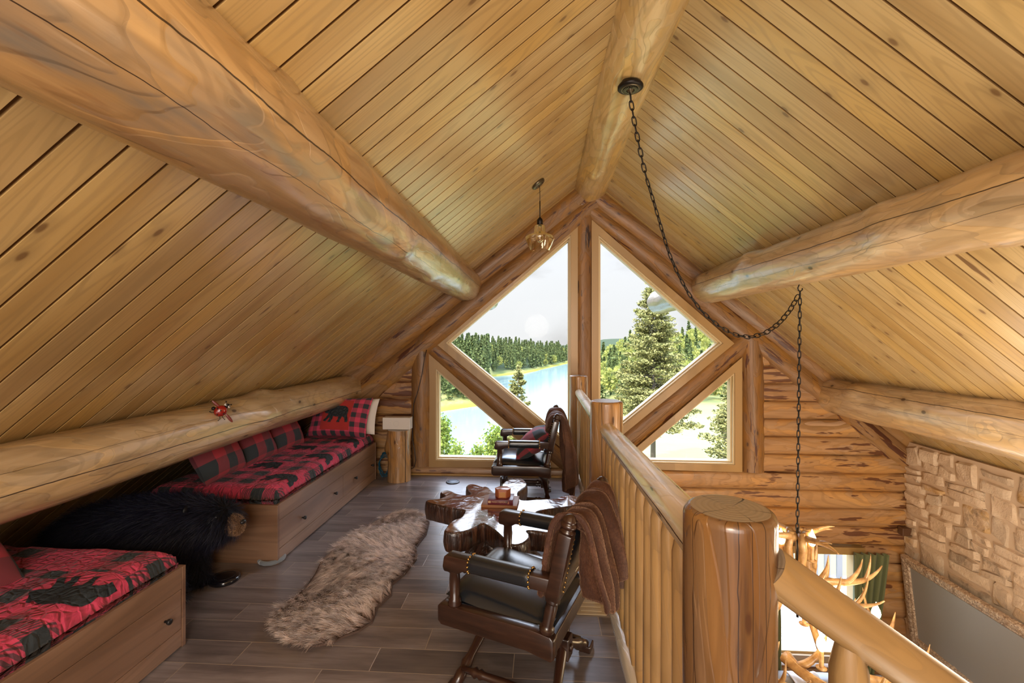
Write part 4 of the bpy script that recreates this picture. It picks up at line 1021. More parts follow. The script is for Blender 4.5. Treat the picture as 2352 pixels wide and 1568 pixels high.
# ------------------------------------------------------------------ leather arm chairs
SPN=[(0,.020),(.05,.026),(.08,.018),(.11,.026),(.14,.018),(.2,.017),(.55,.024),(.75,.019),(.82,.027),(.86,.019),(.9,.026),(1,.021)]
def nails(mb,pts,r=.0055):
    for p in pts: mb.add(*ball(p,r,8,5))
def make_chair(label):
    r=thing('leather_armchair',label,'chair',(0,0,0),0,'dark wood leather armchairs')
    W_=M['chair_wood']
    for s in (1,-1):
        mb=MB(); P=[(-.215,.300),(-.215,.372),(-.20,.385),(-.12,.395),(.30,.395),(.318,.385),(.318,.32),(.30,.305),(-.10,.305),(-.20,.288)]
        mb.add(*extrude_poly(P,'xz',s*.27-.024,s*.27+.024,.006)); mb.build('side_rail',W_,r,sharp=.7)
        mb=MB(); mb.add(*turned((.245,s*.268,.392),(.245,s*.268,.558),[(0,.028),(.06,.031),(.12,.026),(.16,.028),(.2,.021),(.6,.0245),(.85,.022),(.88,.028),(.93,.028),(1,.024)])); mb.build('arm_post',M['chair_turned'],r)
        mb=MB(); a=[(.285,.540),(.292,.56),(.285,.604),(.27,.612),(-.235,.612),(-.235,.556),(.19,.556),(.215,.54)]
        mb.add(*extrude_poly(a,'xz',s*.268-.029,s*.268+.029,.007)); arm=mb.build('arm',W_,r,sharp=.7)
        mb=MB(); sec=[]
        for k in range(20):
            q=2*PI*k/20; sec.append((s*.268+.037*math.copysign(abs(math.cos(q))**.7,math.cos(q)),.587+.034*math.copysign(abs(math.sin(q))**.7,math.sin(q))))
        v=[];f=[]; xs=[-.115,-.11,-.09,.0,.14,.16,.165]
        for i,x in enumerate(xs):
            k_=.93 if i in(0,6) else 1
            for (y,z) in sec: v.append((x,s*.268+(y-s*.268)*k_,.587+(z-.587)*k_))
        for i in range(6):
            for k in range(20): f.append((i*20+k,i*20+(k+1)%20,(i+1)*20+(k+1)%20,(i+1)*20+k))
        f+= [tuple(range(19,-1,-1)),tuple(120+k for k in range(20))]
        mb.add(v,f); pad=mb.build('arm_pad',M['leather'],arm)
        for x in (-.112,.162):
            mb=MB(); nails(mb,[(x,s*.268+.037*math.copysign(abs(math.cos(2*PI*k/14))**.7,math.cos(2*PI*k/14)),.587+.034*math.copysign(abs(math.sin(2*PI*k/14))**.7,math.sin(2*PI*k/14))) for k in range(14)])
            mb.build('brass_nails',M['brass'],arm)
        # back post: turned foot, square shaft, finial
        p0=Vector((-.175,s*.268,.39)); p1=Vector((-.262,s*.262,.80)); d=p1-p0
        mb=MB(); mb.add(*turned(p0,p0+d*.36,[(0,.026),(.05,.031),(.12,.031),(.16,.024),(.22,.022),(.7,.0245),(.8,.022),(.86,.030),(.92,.030),(1,.026)]))
        q0=p0+d*.34; e=d.normalized(); Mx=Matrix.Translation(q0)@Matrix.Rotation(math.atan2(e.x,e.z),4,'Y')
        mb.add(*xform(box(-.027,.027,-.034,.034,0,(p1-q0).length*.985,.006),Mx),0,None,False)
        mb.build('back_post',W_,r,sharp=.7)
        mb=MB(); mb.add(*turned(p1-e*.012,p1+e*.066,[(0,.020),(.08,.030),(.16,.031),(.22,.022),(.30,.023),(.36,.031),(.46,.034),(.55,.031),(.60,.025),(.66,.029),(.74,.028),(.80,.022),(.88,.020),(.95,.012),(1,.003)])); mb.build('finial',M['chair_turned'],r)
    for (x,z0,z1,nm) in ((.296,.315,.385,'front_rail'),(-.19,.30,.372,'rear_rail')):
        mb=MB(); mb.add(*box(x-.02,x+.02,-.25,.25,z0,z1,.004),0,None,False); mb.build(nm,W_,r)
    # seat cushion
    v=[];f=[];nx,ny=18,18; x0,x1,y0,y1=-.20,.305,-.246,.246
    for i in range(nx+1):
        for j in range(ny+1):
            a,c=2*i/nx-1,2*j/ny-1
            a2,c2=math.copysign(abs(a)**.75,a),math.copysign(abs(c)**.75,c)
            e=(max(0,1-abs(a2)**5)*max(0,1-abs(c2)**5))**.5
            v.append(((x0+x1)/2+a2*(x1-x0)/2,a2*0+c2*(y1-y0)/2,.383+.052*e+.010*(1-a*a)*(1-c*c)+.028*a2))
    for i in range(nx):
        for j in range(ny): f.append((i*(ny+1)+j,(i+1)*(ny+1)+j,(i+1)*(ny+1)+j+1,i*(ny+1)+j+1))
    mb=MB(); mb.add(v,f); mb.add(*box(x0+.02,x1-.002,y0+.002,y1-.002,.34,.386),0,None,False); mb.build('seat',M['leather'],r)
    # padded back
    p0=Vector((-.205,0,.535)); p1=Vector((-.254,0,.775)); e=(p1-p0).normalized(); Mx=Matrix.Translation(p0)@Matrix.Rotation(math.atan2(e.x,e.z),4,'Y')
    mb=MB(); mb.add(*xform(box(-.026,.026,-.236,.236,0,(p1-p0).length,.02,3),Mx)); bk=mb.build('backrest',M['leather'],r)
    for s in (1,-1):
        for sx in (.027,-.027):
            mb=MB(); nails(mb,[tuple(Mx@Vector((sx,s*.232,.012+.02*k))) for k in range(12)],.005); mb.build('brass_nails',M['brass'],bk)
    mb=MB(); mb.add(*xform(box(-.018,.018,-.24,.24,-.045,-.008,.004),Mx),0,None,False); mb.build('back_rail',W_,r)
    # crossed turned legs, front and rear, with blocks at the crossing
    for (xt,xf,nm) in ((.20,.26,'front'),(-.12,-.19,'rear')):
        for s in (1,-1):
            p0=Vector((xt,s*.225,.31)); p1=Vector((xf,-s*.255,.022))
            off=Vector((s*.004,0,0))
            mb=MB(); mb.add(*turned(p0+off,p1+off,SPN)); c=(p0+p1)/2; d=(p1-p0).normalized()
            Mx=Matrix.Translation(p1+off)@Matrix.Rotation(0,4,'Z'); 
            leg=mb.build('leg',M['chair_turned'],r)
            mb=MB(); mb.add(*box(xf-.03,xf+.03,-s*.255-.035,-s*.255+.035,0,.034,.006),0,None,False); mb.build('foot',W_,leg)
        c=Vector(((xt+xf)/2,0,.166)); mb=MB(); mb.add(*xform(box(-.036,.036,-.034,.034,-.048,.048,.006),Matrix.Translation(c)),0,None,False)
        mb.add(*lathe([(.016,0),(.016,.006),(.010,.010),(.004,.012)],14,True,(c+Vector((-.036,0,0)),(-1,0,0)))); mb.build('crossing_block',W_,r)
    mb=MB(); mb.add(*turned((.22,0,.166),(-.15,0,.166),[(0,.014),(.12,.017),(.16,.024),(.2,.017),(.5,.019),(.8,.017),(.84,.024),(.88,.017),(1,.014)])); mb.build('stretcher',M['chair_turned'],r)
    for s in (1,-1):
        mb=MB(); mb.add(*turned((.245,s*.205,.075),(-.175,s*.205,.075),[(0,.012),(.12,.014),(.16,.023),(.19,.014),(.22,.022),(.26,.015),(.5,.018),(.74,.015),(.78,.022),(.81,.014),(.84,.023),(.88,.014),(1,.012)])); mb.build('stretcher',M['chair_turned'],r)
    return r
ch1=make_chair('dark wood and black leather armchair nearest the camera, beside the railing')
ch2=copy_tree(ch1); ch2['label']='dark wood and black leather armchair by the window holding a plaid cushion'
ch1.location=(-.045,2.107,0); ch1.rotation_euler=(0,0,math.radians(158.8))
ch2.location=(-.12,4.33,0); ch2.rotation_euler=(0,0,math.radians(179.5))
cu=pillow('cushion','red plaid cushion leaning on the seat of the chair by the window',.42,.38,.19,M['plaid_big'],(-.065,4.31,.555),(.05,1,0),(.78,0,.62),None,21,'cushion')

# ------------------------------------------------------------------ plush throws
def throw(label,chair,path,wtop,wbot,hem,folds,amp,seed,extra=None):
    """path: local (x, z) points front -> over the back -> hem behind; hem(s) shortens the rear fall"""
    P=[Vector((a,0,b)) for a,b in path]; cum=[0]
    for a,b in zip(P,P[1:]): cum.append(cum[-1]+(b-a).length)
    def at(l):
        l=min(max(l,0),cum[-1])
        for i in range(len(P)-1):
            if l<=cum[i+1]:
                k=(l-cum[i])/(cum[i+1]-cum[i]); return P[i].lerp(P[i+1],k),(P[i+1]-P[i]).normalized()
    itop=max(range(len(path)),key=lambda i:path[i][1]); ltop=cum[itop]
    ns,nt=72,56; v=[];uv=[];f=[]
    for i in range(ns+1):
        s=2*i/ns-1; h0,h1=hem(s)
        l0,l1=ltop-(ltop)*h0, ltop+(cum[-1]-ltop)*h1
        for j in range(nt+1):
            q=j/nt; l=l0+(l1-l0)*q; p,d=at(l); nrm=Vector((d.z,0,-d.x)); 
            if nrm.z<-.2 and l<ltop: nrm=-nrm
            back=max(0,(l-ltop)/(cum[-1]-ltop)); fr=max(0,(ltop-l)/max(ltop,1e-3))
            w=wtop+(wbot-wtop)*min(1,back*1.25)**.8+(.02)*fr
            fo=0
            for (k,ph,am) in folds: fo+=am*(2*abs(math.sin(k*PI*s/2+ph+.7*nz((s*1.5,back*1.2,seed))))**.6-1.0)
            # tuck folds so they read as rounded pleats
            fo=amp*(.35+1.0*min(1,back*1.6))*fo if l>=ltop else amp*.35*fo
            wob=.010*nz((s*2.2,l*4,seed))
            sh=.02*nz((s*2.5,l*3,seed+5))*back
            y=s*w/2+sh+.018*math.sin(5*s+seed)*back
            sag=-.030*(1-s*s)*math.exp(-((l-ltop)/.10)**2)
            pp=p+(-nrm if False else nrm)*(fo+wob+.018)
            v.append((pp.x,y,pp.z+sag)); uv.append((s*w/2,l))
    for i in range(ns):
        for j in range(nt): f.append((i*(nt+1)+j,(i+1)*(nt+1)+j,(i+1)*(nt+1)+j+1,i*(nt+1)+j+1))
    mb=MB(); mb.add(v,f,0,uv)
    if extra: extra(mb)
    o=mb.build('fur_throw',M['plush'])
    so=o.modifiers.new('s','SOLIDIFY'); so.thickness=.022; so.offset=0; so.use_even_offset=False
    sb=o.modifiers.new('b','SUBSURF'); sb.levels=1; sb.render_levels=1
    bake(o); 
    V,T=tris(o.data); Pn,N=sample_mesh(V,T,42000,seed)
    D=np.tile([[-.1,0,-1.]],(len(Pn),1)); D-=N*(D*N).sum(1,keepdims=True); D/=np.linalg.norm(D,axis=1,keepdims=True)+1e-6
    sv,sf,su=strands(Pn,N,D,.0085,.0006,2,.25,seed,lean=.7)
    cl=np.array([.5+.9*nz((p[1]*20+seed,p[0]*9,p[2]*3.5)) for p in Pn]); su=su.reshape(len(Pn),-1,2); su[:,:,0]=np.clip(.15*su[:,:,0]+.85*cl[:,None],0,1); su=su.reshape(-1,2)
    fo=np_obj('pile',sv,sf,M['plush_fur'],o,su); fo['kind']='stuff'
    o.matrix_world=chair.matrix_basis.copy()
    return tag(o,label,'blanket')
bpy.context.view_layer.update()
def hem1(s): return (.85 if -.2<s<.9 else .5, .80-.10*s+.08*math.sin(5.5*s+.5))
throw('brown plush throw draped over the back of the nearest armchair',ch1,
    [(-.145,.42),(-.17,.52),(-.205,.68),(-.232,.79),(-.262,.828),(-.290,.80),(-.302,.70),(-.312,.57),(-.318,.44),(-.315,.34)],.50,.54,hem1,[(2.9,.4,.6),(4.7,1.3,.30)],.068,31)
def hem2(s): return (.25+.3*(1-s*s),.86+.10*math.sin(5*s+1.0)-(.25 if .25<s<.5 else 0))
throw('brown plush throw hanging to the floor behind the chair by the window',ch2,
    [(-.165,.46),(-.185,.56),(-.215,.70),(-.235,.79),(-.262,.825),(-.295,.79),(-.325,.62),(-.34,.40),(-.345,.20),(-.34,.02)],.47,.50,hem2,[(4.1,.2,.55),(7.3,.9,.35)],.085,37)

# ------------------------------------------------------------------ stump with speaker, cables, floor bits
st=thing('log_stump','short split log stump standing against the gable wall','stump',(-1.525,4.83,0))
log('trunk',(0,0,0),(0,0,.545),.125,.115,[M['post_far'],M['end']],(.2,1,0),st,36,.05,.06,71,bumps=4)
sp=thing('white_speaker','flat white rectangular speaker lying on top of the stump','speaker',(-1.55,4.85,.547))
mb=MB(); mb.add(*box(-.15,.15,-.05,.05,0,.128,.004),0,None,False); mb.build('cabinet',M['white_plastic'],sp)
mb=MB(); mb.add(*tube([(.028*math.cos(2*PI*k/28),-.0502,.062+.028*math.sin(2*PI*k/28)) for k in range(28)],.0006,5,False,True)[:2]); mb.add(*ball((0,-.0502,.062),.0015,6,4)); mb.build('speaker_mark',plain('mark_grey',(.45,.41,.38),.6),sp)
mb=MB(); cr=random.Random(4)
for k in range(5):
    R=.10+.012*k; pts=[(R*.5*math.cos(2*PI*i/26+k)*(1+.1*math.sin(3*i+k)),.03*math.sin(2*PI*i/26*2+k)+.012*k-.03,.13+R*math.sin(2*PI*i/26+k)*.95) for i in range(26)]
    mb.add(*tube(pts,.005,6,False,True)[:2])
tag(mb.build('cable_coil',plain('teal_cable',(.01,.07,.11),.5),None,(-1.715,4.93,.0)),'loose coil of dark teal cable between the stump and the far daybed','cable')
mb=MB(); mb.add(*tube([(-1.27,4.995,1.40),(-1.29,4.985,1.30),(-1.32,4.985,1.12),(-1.36,4.98,.95),(-1.41,4.985,.80),(-1.425,4.99,.60),(-1.42,4.97,.40),(-1.39,4.95,.28),(-1.375,4.94,.18),(-1.40,4.95,.10),(-1.46,4.95,.07)],.004,6)[:2])
tag(mb.build('wall_cable',M['black_plastic']),'thin dark cable running down the upright log to the speaker','cable')
d=thing('floor_socket_cover','small round grey floor socket cover in front of the lower left window','floor cover',(-.933,4.786,0))
mb=MB(); mb.add(*lathe([(.072,0),(.072,.006),(.066,.010),(.05,.010),(.001,.010)],36)); mb.build('ring',plain('dark_ring',(.035,.038,.045),.4),d)
mb=MB(); mb.add(*lathe([(.052,.0100),(.050,.012),(.001,.012)],30)); mb.build('lid',plain('grey_lid',(.10,.11,.13),.45),d)
d=thing('black_disc','glossy black round disc lying on the floor beside the stuffed bear','disc',(-2.0,2.765,0))
mb=MB(); mb.add(*lathe([(.082,0),(.088,.006),(.088,.024),(.080,.031),(.055,.033),(.001,.0335)],40)); mb.build('shell',NT('gloss_black').bsdf((.008,.008,.012),.15,0.0,None,Coat_Weight=.6),d)
mb=MB(); mb.add(*tube([(.058*math.cos(2*PI*k/40),.058*math.sin(2*PI*k/40),.0330) for k in range(40)],.0012,5,False,True)[:2]); mb.build('groove_ring',M['black_plastic'],d)
mb=MB(); pts=[(.075*math.cos(a*PI/14-2.2),.075*math.sin(a*PI/14-2.2),.016) for a in range(29)]
mb.add(*tube(pts,[.014+.003*nz((i*.7,1,1)) for i in range(29)],10,True)[:2])
o=tag(mb.build('bed_leg_pad',plain('grey_fleece',(.16,.18,.20),.9,Sheen_Weight=.5),None,(-1.855,3.035,0)),'fuzzy grey ring pad at the corner under the far daybed','pad')
d=thing('floor_vent','beige wooden floor vent beside the railing behind the nearest chair','floor vent',(.29,2.69,0))
mb=MB(); mb.add(*box(-.09,.075,-.14,.14,0,.007,.002),0,None,False); mb.build('frame',plain('beige_vent',(.45,.33,.19),.5),d)
mb=MB()
for k in range(6): mb.add(*box(-.065,.05,-.115+.04*k,-.095+.04*k,.007,.010,.001),0,None,False)
mb.build('slats',plain('vent_slat',(.50,.38,.23),.5),d)

# ------------------------------------------------------------------ ladybug ornament on the low purlin
lb=thing('ladybug_ornament','red metal ladybug ornament perched on the low log purlin','ornament',(-2.02,2.755,1.078))
lb.rotation_euler=(0,0,math.radians(36)); lb.scale=(1.35,1.35,1.35)
e_=M['black_metal']
mb=MB(); mb.add(*xform(ball((0,0,0),.030,20,14,(.95,.62,.85)),Matrix.Rotation(-.5,4,'Y'))); mb.build('body',NT('red_enamel').bsdf((.28,.010,.006),.18,0.0,None,Coat_Weight=.7),lb)
mb=MB()
for q in ((0,-.019,.004),(.012,-.017,-.012),(-.012,-.016,.014),(-.014,-.016,-.014)): mb.add(*ball(q,.0035,8,6,(1,.5,1)))
mb.build('spots',e_,lb)
for (sx,rot) in ((-1,.6),(1,-.5)):
    mb=MB(); mb.add(*xform(ball((0,0,.026),.026,12,10,(.26,.10,1)),Matrix.Translation((.009*sx+.010,-.004,.014*(-sx)))@Matrix.Rotation(-.75 if sx<0 else 2.55,4,'Y'))); mb.build('wing',NT('dull_red').bsdf((.16,.02,.012),.35),lb)
mb=MB(); mb.add(*ball((.026,-.002,.022),.011,10,8)); mb.build('head',e_,lb)
for q in ((.020,-.012,.030),(.034,-.012,.018)):
    mb=MB(); mb.add(*ball(q,.0058,10,8)); mb.add(*ball((q[0]+.002,q[1]-.004,q[2]+.001),.003,8,6),1); mb.build('eye',[M['white_cloth'],M['black_plastic']],lb)
for q in ((.022,.0,.042),(.042,.0,.026)):
    mb=MB(); mb.add(*tube([(.026,0,.026),q],.001,5)[:2]); mb.add(*ball(q,.0035,8,6)); mb.build('antenna',e_,lb)
mb=MB(); mb.add(*ball((-.028,0,.014),.009,10,8)); mb.build('tail_bead',e_,lb)
for q in (((-.006,0,-.024),(-.002,-.004,-.036),(-.010,-.008,-.043)),((.006,0,-.024),(.010,-.004,-.034),(.016,-.008,-.040)),((-.026,0,-.004),(-.036,-.004,-.004),(-.042,-.008,.002))):
    mb=MB(); mb.add(*tube(q,.0013,5)[:2]); mb.add(*ball(q[-1],.0024,6,5)); mb.build('leg',e_,lb)

# ------------------------------------------------------------------ pendant lamp
px_,py_=-.013,3.89; pz=ZL(px_)
pl=thing('pendant_lamp','amber glass pendant lamp hanging from the left ceiling near the peak','pendant lamp',(px_,py_,pz))
nrm=Vector((.789,0,-1)).normalized()
mb=MB(); mb.add(*lathe([(.064,.002),(.064,.012),(.056,.020),(.001,.021)],32,True,((-.012,0,-.009),nrm))); can=mb.build('canopy',M['bronze'],pl)
mb=MB()
for k in (-1,1): mb.add(*lathe([(.005,0),(.004,.003),(.001,.004)],10,True,(Vector((-.012,0,-.009))+nrm*.020+Vector((1,0,.789)).normalized()*.032*k,nrm)))
mb.build('screws',M['black_metal'],can)
zs=2.555-pz
mb=MB(); mb.add(*tube([(.0,0,-.03),(.004,0,-.05),(.006,0,-.1),(.006,0,zs)],.0028,8)[:2]); mb.add(*tube([(.006,0,-.16),(.006,0,zs)],.0045,8)[:2]); mb.build('cord',M['black_metal'],pl)
def at(pr): return lathe([(r,h) for r,h in pr],32,False,((.006,0,zs),(0,0,1)))
mb=MB(); mb.add(*lathe([(.004,.012),(.012,.004),(.022,-.008),(.025,-.02),(.025,-.062),(.02,-.064)],24,True,((.006,0,zs),(0,0,1)))); mb.build('socket',M['black_metal'],pl)
mb=MB(); mb.add(*at([(.026,-.058),(.040,-.060),(.045,-.066),(.050,-.118),(.056,-.128),(.105,-.146),(.122,-.158),(.125,-.172),(.118,-.190),(.085,-.270),(.080,-.276)])); sh=mb.build('shade',M['amber'],pl)
mb=MB(); mb.add(*at([(.012,-.064),(.014,-.09),(.020,-.115),(.030,-.150),(.033,-.168),(.030,-.186),(.018,-.2),(.004,-.206),(.001,-.210)])); mb.build('bulb',M['amber'],pl)
mb=MB()
for k in range(4):
    a=PI/2*k; mb.add(*tube([(.006+.003*math.cos(a),.003*math.sin(a),zs-.08),(.006+.012*math.cos(a),.012*math.sin(a),zs-.15),(.006+.004*math.cos(a+.7),.004*math.sin(a+.7),zs-.175)],.0007,4)[:2])
mb.build('filament',plain('filament',(.5,.3,.1),.4,.8),pl)

# ------------------------------------------------------------------ antler chandelier on its swagged chain
CX,CYy=1.78,3.28
ch=thing('antler_chandelier','antler chandelier with lit candle bulbs hanging over the room below','chandelier',(CX,CYy,0))
def L3(p): return (p[0]-CX,p[1]-CYy,p[2])
cax=.53
mb=MB(); mb.add(*lathe([(.045,.0),(.052,-.03),(.066,-.045),(.074,-.055),(.075,-.066),(.068,-.072),(.060,-.073)],36,True,(L3((cax,2.733,3.085)),(0,0,1)))); cn=mb.build('canopy',M['bronze_dark'] if 'bronze_dark' in M else M['black_metal'],ch)
mb=MB(); 
mb.add(*lathe([(.058,-.070),(.056,-.076),(.046,-.078),(.044,-.074)],32,False,(L3((cax,2.733,3.085)),(0,0,1))))
for k in range(28):
    a=2*PI*k/28; c=L3((cax+.034*math.cos(a),2.733+.034*math.sin(a),3.085-.078)); mb.add(*xform(box(-.010,.010,-.0018,.0018,-.004,.004),Matrix.Translation(c)@Matrix.Rotation(a,4,'Z')),0,None,False)
mb.add(*lathe([(.022,-.07),(.020,-.082),(.010,-.088),(.008,-.10),(.001,-.101)],20,True,(L3((cax,2.733,3.085)),(0,0,1)))); mb.build('rosette',M['bronze'],cn)
# chain path: swag between ridge and hook (hangs in one vertical plane), then straight down
A0=Vector((cax,2.733,2.985)); B0=Vector((1.80,3.285,1.855))
SW=[(0,0),(.011,.118),(.042,.287),(.075,.463),(.116,.609),(.162,.785),(.197,.918),(.244,1.040),(.304,1.163),(.377,1.273),(.478,1.368),(.583,1.429),(.677,1.443),(.774,1.412),(.860,1.346),(.933,1.255),(1.0,1.13)]
def cat(t):
    for (a,za),(b,zb) in zip(SW,SW[1:]):
        if t<=b: return za+(zb-za)*(t-a)/(b-a)
    return SW[-1][1]
pts=[A0.lerp(B0,i/400) for i in range(401)]
# smooth catenary through the measured sag
K=[sum(cat(min(1,max(0,(i+k)/400))) for k in range(-5,6))/11 for i in range(401)]
K[0]=0;K[-1]=SW[-1][1]
pts=[Vector((p.x,p.y,A0.z-K[i])) for i,p in enumerate(pts)]
pts[-1]=B0
def resample(P,step):
    out=[P[0]]; acc=0
    for a,b in zip(P,P[1:]):
        l=(b-a).length
        while acc+l>=step:
            k=(step-acc)/l; a=a.lerp(b,k); out.append(a); l=(b-a).length; acc=0
        acc+=l
    return out
def chain(mb,P,step,rw,rl,wire):
    Q=resample(P,step)
    for i in range(len(Q)-1):
        c=(Q[i]+Q[i+1])/2; t=(Q[i+1]-Q[i]).normalized(); u,w=frame_of(t)
        if i%2: u,w=w,u
        a=.35; u,w=(u*math.cos(a)+w*math.sin(a)),None
        pp=[]
        for k in range(14):
            g_=2*PI*k/14; x=math.cos(g_); y=math.sin(g_)
            pp.append(c+t*(rl*math.copysign(abs(x)**.8,x))+u*(rw*math.copysign(abs(y)**.8,y)))
        mb.add(*tube([L3(q) for q in pp],wire,6,False,True)[:2])
mb=MB(); chain(mb,pts,.046,.0135,.0285,.0036); chain(mb,[Vector((1.80,3.285,1.86)),Vector((CX,CYy,.20))],.046,.0135,.0285,.0036); mb.build('chain',M['black_metal'],ch)
mb=MB(); mb.add(*tube([L3(q) for q in [(1.80,3.285,1.935),(1.80,3.285,1.915),(1.793,3.285,1.905),(1.785,3.285,1.885),(1.79,3.285,1.868),(1.803,3.285,1.862),(1.815,3.285,1.872),(1.815,3.285,1.885)]],.0042,8)[:2]); mb.build('hook',M['black_metal'],ch)
t=NT('antler'); p=t.coord('Object'); n=t.noise(p,14,4,.6,.5); uv=t.sep(t.uv())
M['antler']=t.bsdf(t.ramp(n,[(.3,(.16,.075,.022)),(.5,(.36,.20,.075)),(.72,(.56,.36,.16))]),.38,0.0,t.bump(n,.4,.008),Coat_Weight=.2)
def antler(start,dirs,L,r0,seed,tines=3,up=.6,swirl=0.0):
    """one antler: curved tapering beam with tines, returned as mesh pieces"""
    rr=random.Random(seed); P=[Vector(start)]; d=Vector(dirs).normalized(); n=18
    for i in range(n):
        k=i/n
        d=(d+Vector((rr.uniform(-.05,.05),rr.uniform(-.05,.05),up/n*3.4*k*k*1.6))+Vector((-d.y,d.x,0))*swirl/n).normalized(); P.append(P[-1]+d*L/n)
    R=[r0*(1.3 if i==0 else (1.12 if i==1 else 1))*(1-.86*(i/n)**1.7) for i in range(n+1)]
    out=[tube(P,R,10)]
    for k in range(tines):
        i=int(n*(.16+.56*k/max(1,tines-1))) if tines>1 else n//2
        t_=(P[min(n,i+1)]-P[i]).normalized(); s=Vector((0,0,1)).cross(t_)
        s=s.normalized() if s.length>.1 else Vector((1,0,0))
        q=P[i]; e=(t_*.75+Vector((0,0,1))*.45+s*rr.uniform(-.6,.6)).normalized(); T=[q]; l=L*rr.uniform(.30,.48)
        for j in range(9):
            e=(e+Vector((0,0,.17))*(1 if up>0 else -.4)-t_*.03).normalized(); T.append(T[-1]+e*l/9)
        out.append(tube(T,[R[i]*.80*(1-.90*(j/9)**1.5) for j in range(10)],8))
    return out
bulbs=[]
t=NT('bulb_glow'); em=t.n('ShaderNodeEmission'); em.inputs[0].default_value=(1,.72,.38,1); em.inputs[1].default_value=14.0; t.t.links.new(em.outputs[0],t.out.inputs['Surface']); M['bulb']=t.mat
def candle(p):
    mb=MB(); mb.add(*lathe([(.028,-.105),(.030,-.10),(.014,-.098),(.0125,-.095),(.0125,-.002),(.010,0)],14,True,(p,(0,0,1)))); c=mb.build('candle_sleeve',M['antler'],ch)
    mb=MB(); mb.add(*lathe([(.011,.0),(.018,.010),(.025,.027),(.0265,.040),(.022,.060),(.013,.080),(.006,.098),(.001,.112)],16,True,(p,(0,0,1)))); mb.build('bulb',M['bulb'],c)
def put(pieces):
    mb=MB()
    for q in pieces: mb.add(q[0],q[1])
    mb.build('antler',M['antler'],ch)
# crown at the top
for k in range(4):
    a=2*PI*k/4+.35; put(antler((.03*math.cos(a),.03*math.sin(a),.165),(math.cos(a),math.sin(a),.18),.27,.024,200+k,1,-.35))
# down-going stems
for k in range(5):
    a=2*PI*k/5+.9
    P=[(.05*math.cos(a),.05*math.sin(a),.20),(.075*math.cos(a),.075*math.sin(a),.10),(.06*math.cos(a),.06*math.sin(a),-.02),(.09*math.cos(a),.09*math.sin(a),-.16),(.16*math.cos(a),.16*math.sin(a),-.30),(.28*math.cos(a),.28*math.sin(a),-.44)]
    put([tube(P,[.022,.026,.026,.023,.022,.018],10)])
mb=MB(); mb.add(*tube([(0,0,.22),(0,0,-.40)],.008,8)[:2]); mb.build('stem',M['black_metal'],ch)
for k in range(6):     # upper tier
    a=2*PI*k/6+.2; c,s=math.cos(a),math.sin(a)
    put(antler((.10*c,.10*s,-.10),(c-.75*s,s+.75*c,-.05),.50,.027,220+k,3,.55,.8))
for k in range(4):
    a=2*PI*k/4-.35; candle((.25*math.cos(a),.25*math.sin(a),-.20))
candle((.07,-.05,.12)); candle((-.08,.06,.08))
for k in range(8):     # lower ring, antlers chasing one another
    a=2*PI*k/8+.1; c,s=math.cos(a),math.sin(a)
    put(antler((.34*c,.34*s,-.50),(.75*c-1.0*s,.75*s+1.0*c,-.22),.66,.033,240+k,3,.80,1.3))
for k in range(8):
    a=2*PI*k/8-.23; candle((.46*math.cos(a),.46*math.sin(a),-.33))

# ------------------------------------------------------------------ framed television
TXt,TXb=3.725,3.825; tvt,tvb=-.70,-1.60
tv=thing('framed_television','wall television in an ornate bronze frame on the stone wall, tilted down','television',(3.78,4.27,-1.15))
def tvp(y,s,out):   # s 0 bottom .. 1 top
    d=Vector((TXt-TXb,0,tvt-tvb)); n=Vector((-d.z,0,d.x)).normalized()
    if n.x>0: n=-n
    q=Vector((TXb,y,tvb))+d*s+n*out; return (q.x-3.78,q.y-4.27,q.z+1.15)
Ya,Yb=3.35,4.95; FW=.088; Hh=math.hypot(TXt-TXb,tvt-tvb)
t=NT('gilt_bronze'); p=t.coord('Object'); n=t.noise(p,40,4,.6,1.5); 
M['gilt']=t.bsdf(t.ramp(n,[(.35,(.20,.12,.08)),(.52,(.46,.33,.22)),(.68,(.78,.64,.48))]),.36,.15,t.bump(n,.6,.006))
mb=MB()
def bar(c0,c1,inn):   # profile swept along one side, c in (y, s) units of metres
    prof=[(0,-.03),(0,.012),(.012,.022),(.022,.018),(.03,.024),(.055,.016),(.064,.010),(.074,.014),(.088,.006),(.088,-.02)]
    n=max(2,int((Vector(c1)-Vector(c0)).length/.006)); v=[];f=[]
    d=(Vector(c1)-Vector(c0))
    for i in range(n+1):
        k=i/n
        for (w,h) in prof:
            # mitred ends
            q=Vector(c0)+d*k; e=d.normalized(); q=q+e*(w*(1-2*k)); q=q+Vector(inn)*w
            orn=0
            if .028<w<.06: 
                L=k*d.length; orn=.005*math.sin(L*95+60*w)*math.cos(L*37)+.003*math.sin(L*210+90*w)
            v.append(tvp(q.x,q.y/Hh,h+orn))
    m=len(prof)
    for i in range(n):
        for j in range(m-1): f.append((i*m+j,(i+1)*m+j,(i+1)*m+j+1,i*m+j+1))
    mb.add(v,f)
bar((Ya,0),(Yb,0),(0,1)); bar((Yb,0),(Yb,Hh),(-1,0)); bar((Yb,Hh),(Ya,Hh),(0,-1)); bar((Ya,Hh),(Ya,0),(1,0)); mb.build('ornate_frame',M['gilt'],tv)
mb=MB(); a=.082/Hh; v=[tvp(Ya+.082,a,-.004),tvp(Yb-.082,a,-.004),tvp(Yb-.082,1-a,-.004),tvp(Ya+.082,1-a,-.004)]; mb.add(v,[(0,1,2,3)],0,None,False)
mb.build('screen',NT('screen_reflection_grey').bsdf((.26,.245,.22),.45,0.0,None,Specular_IOR_Level=.8),tv)  # base colour lightened to stand in for the room's reflection
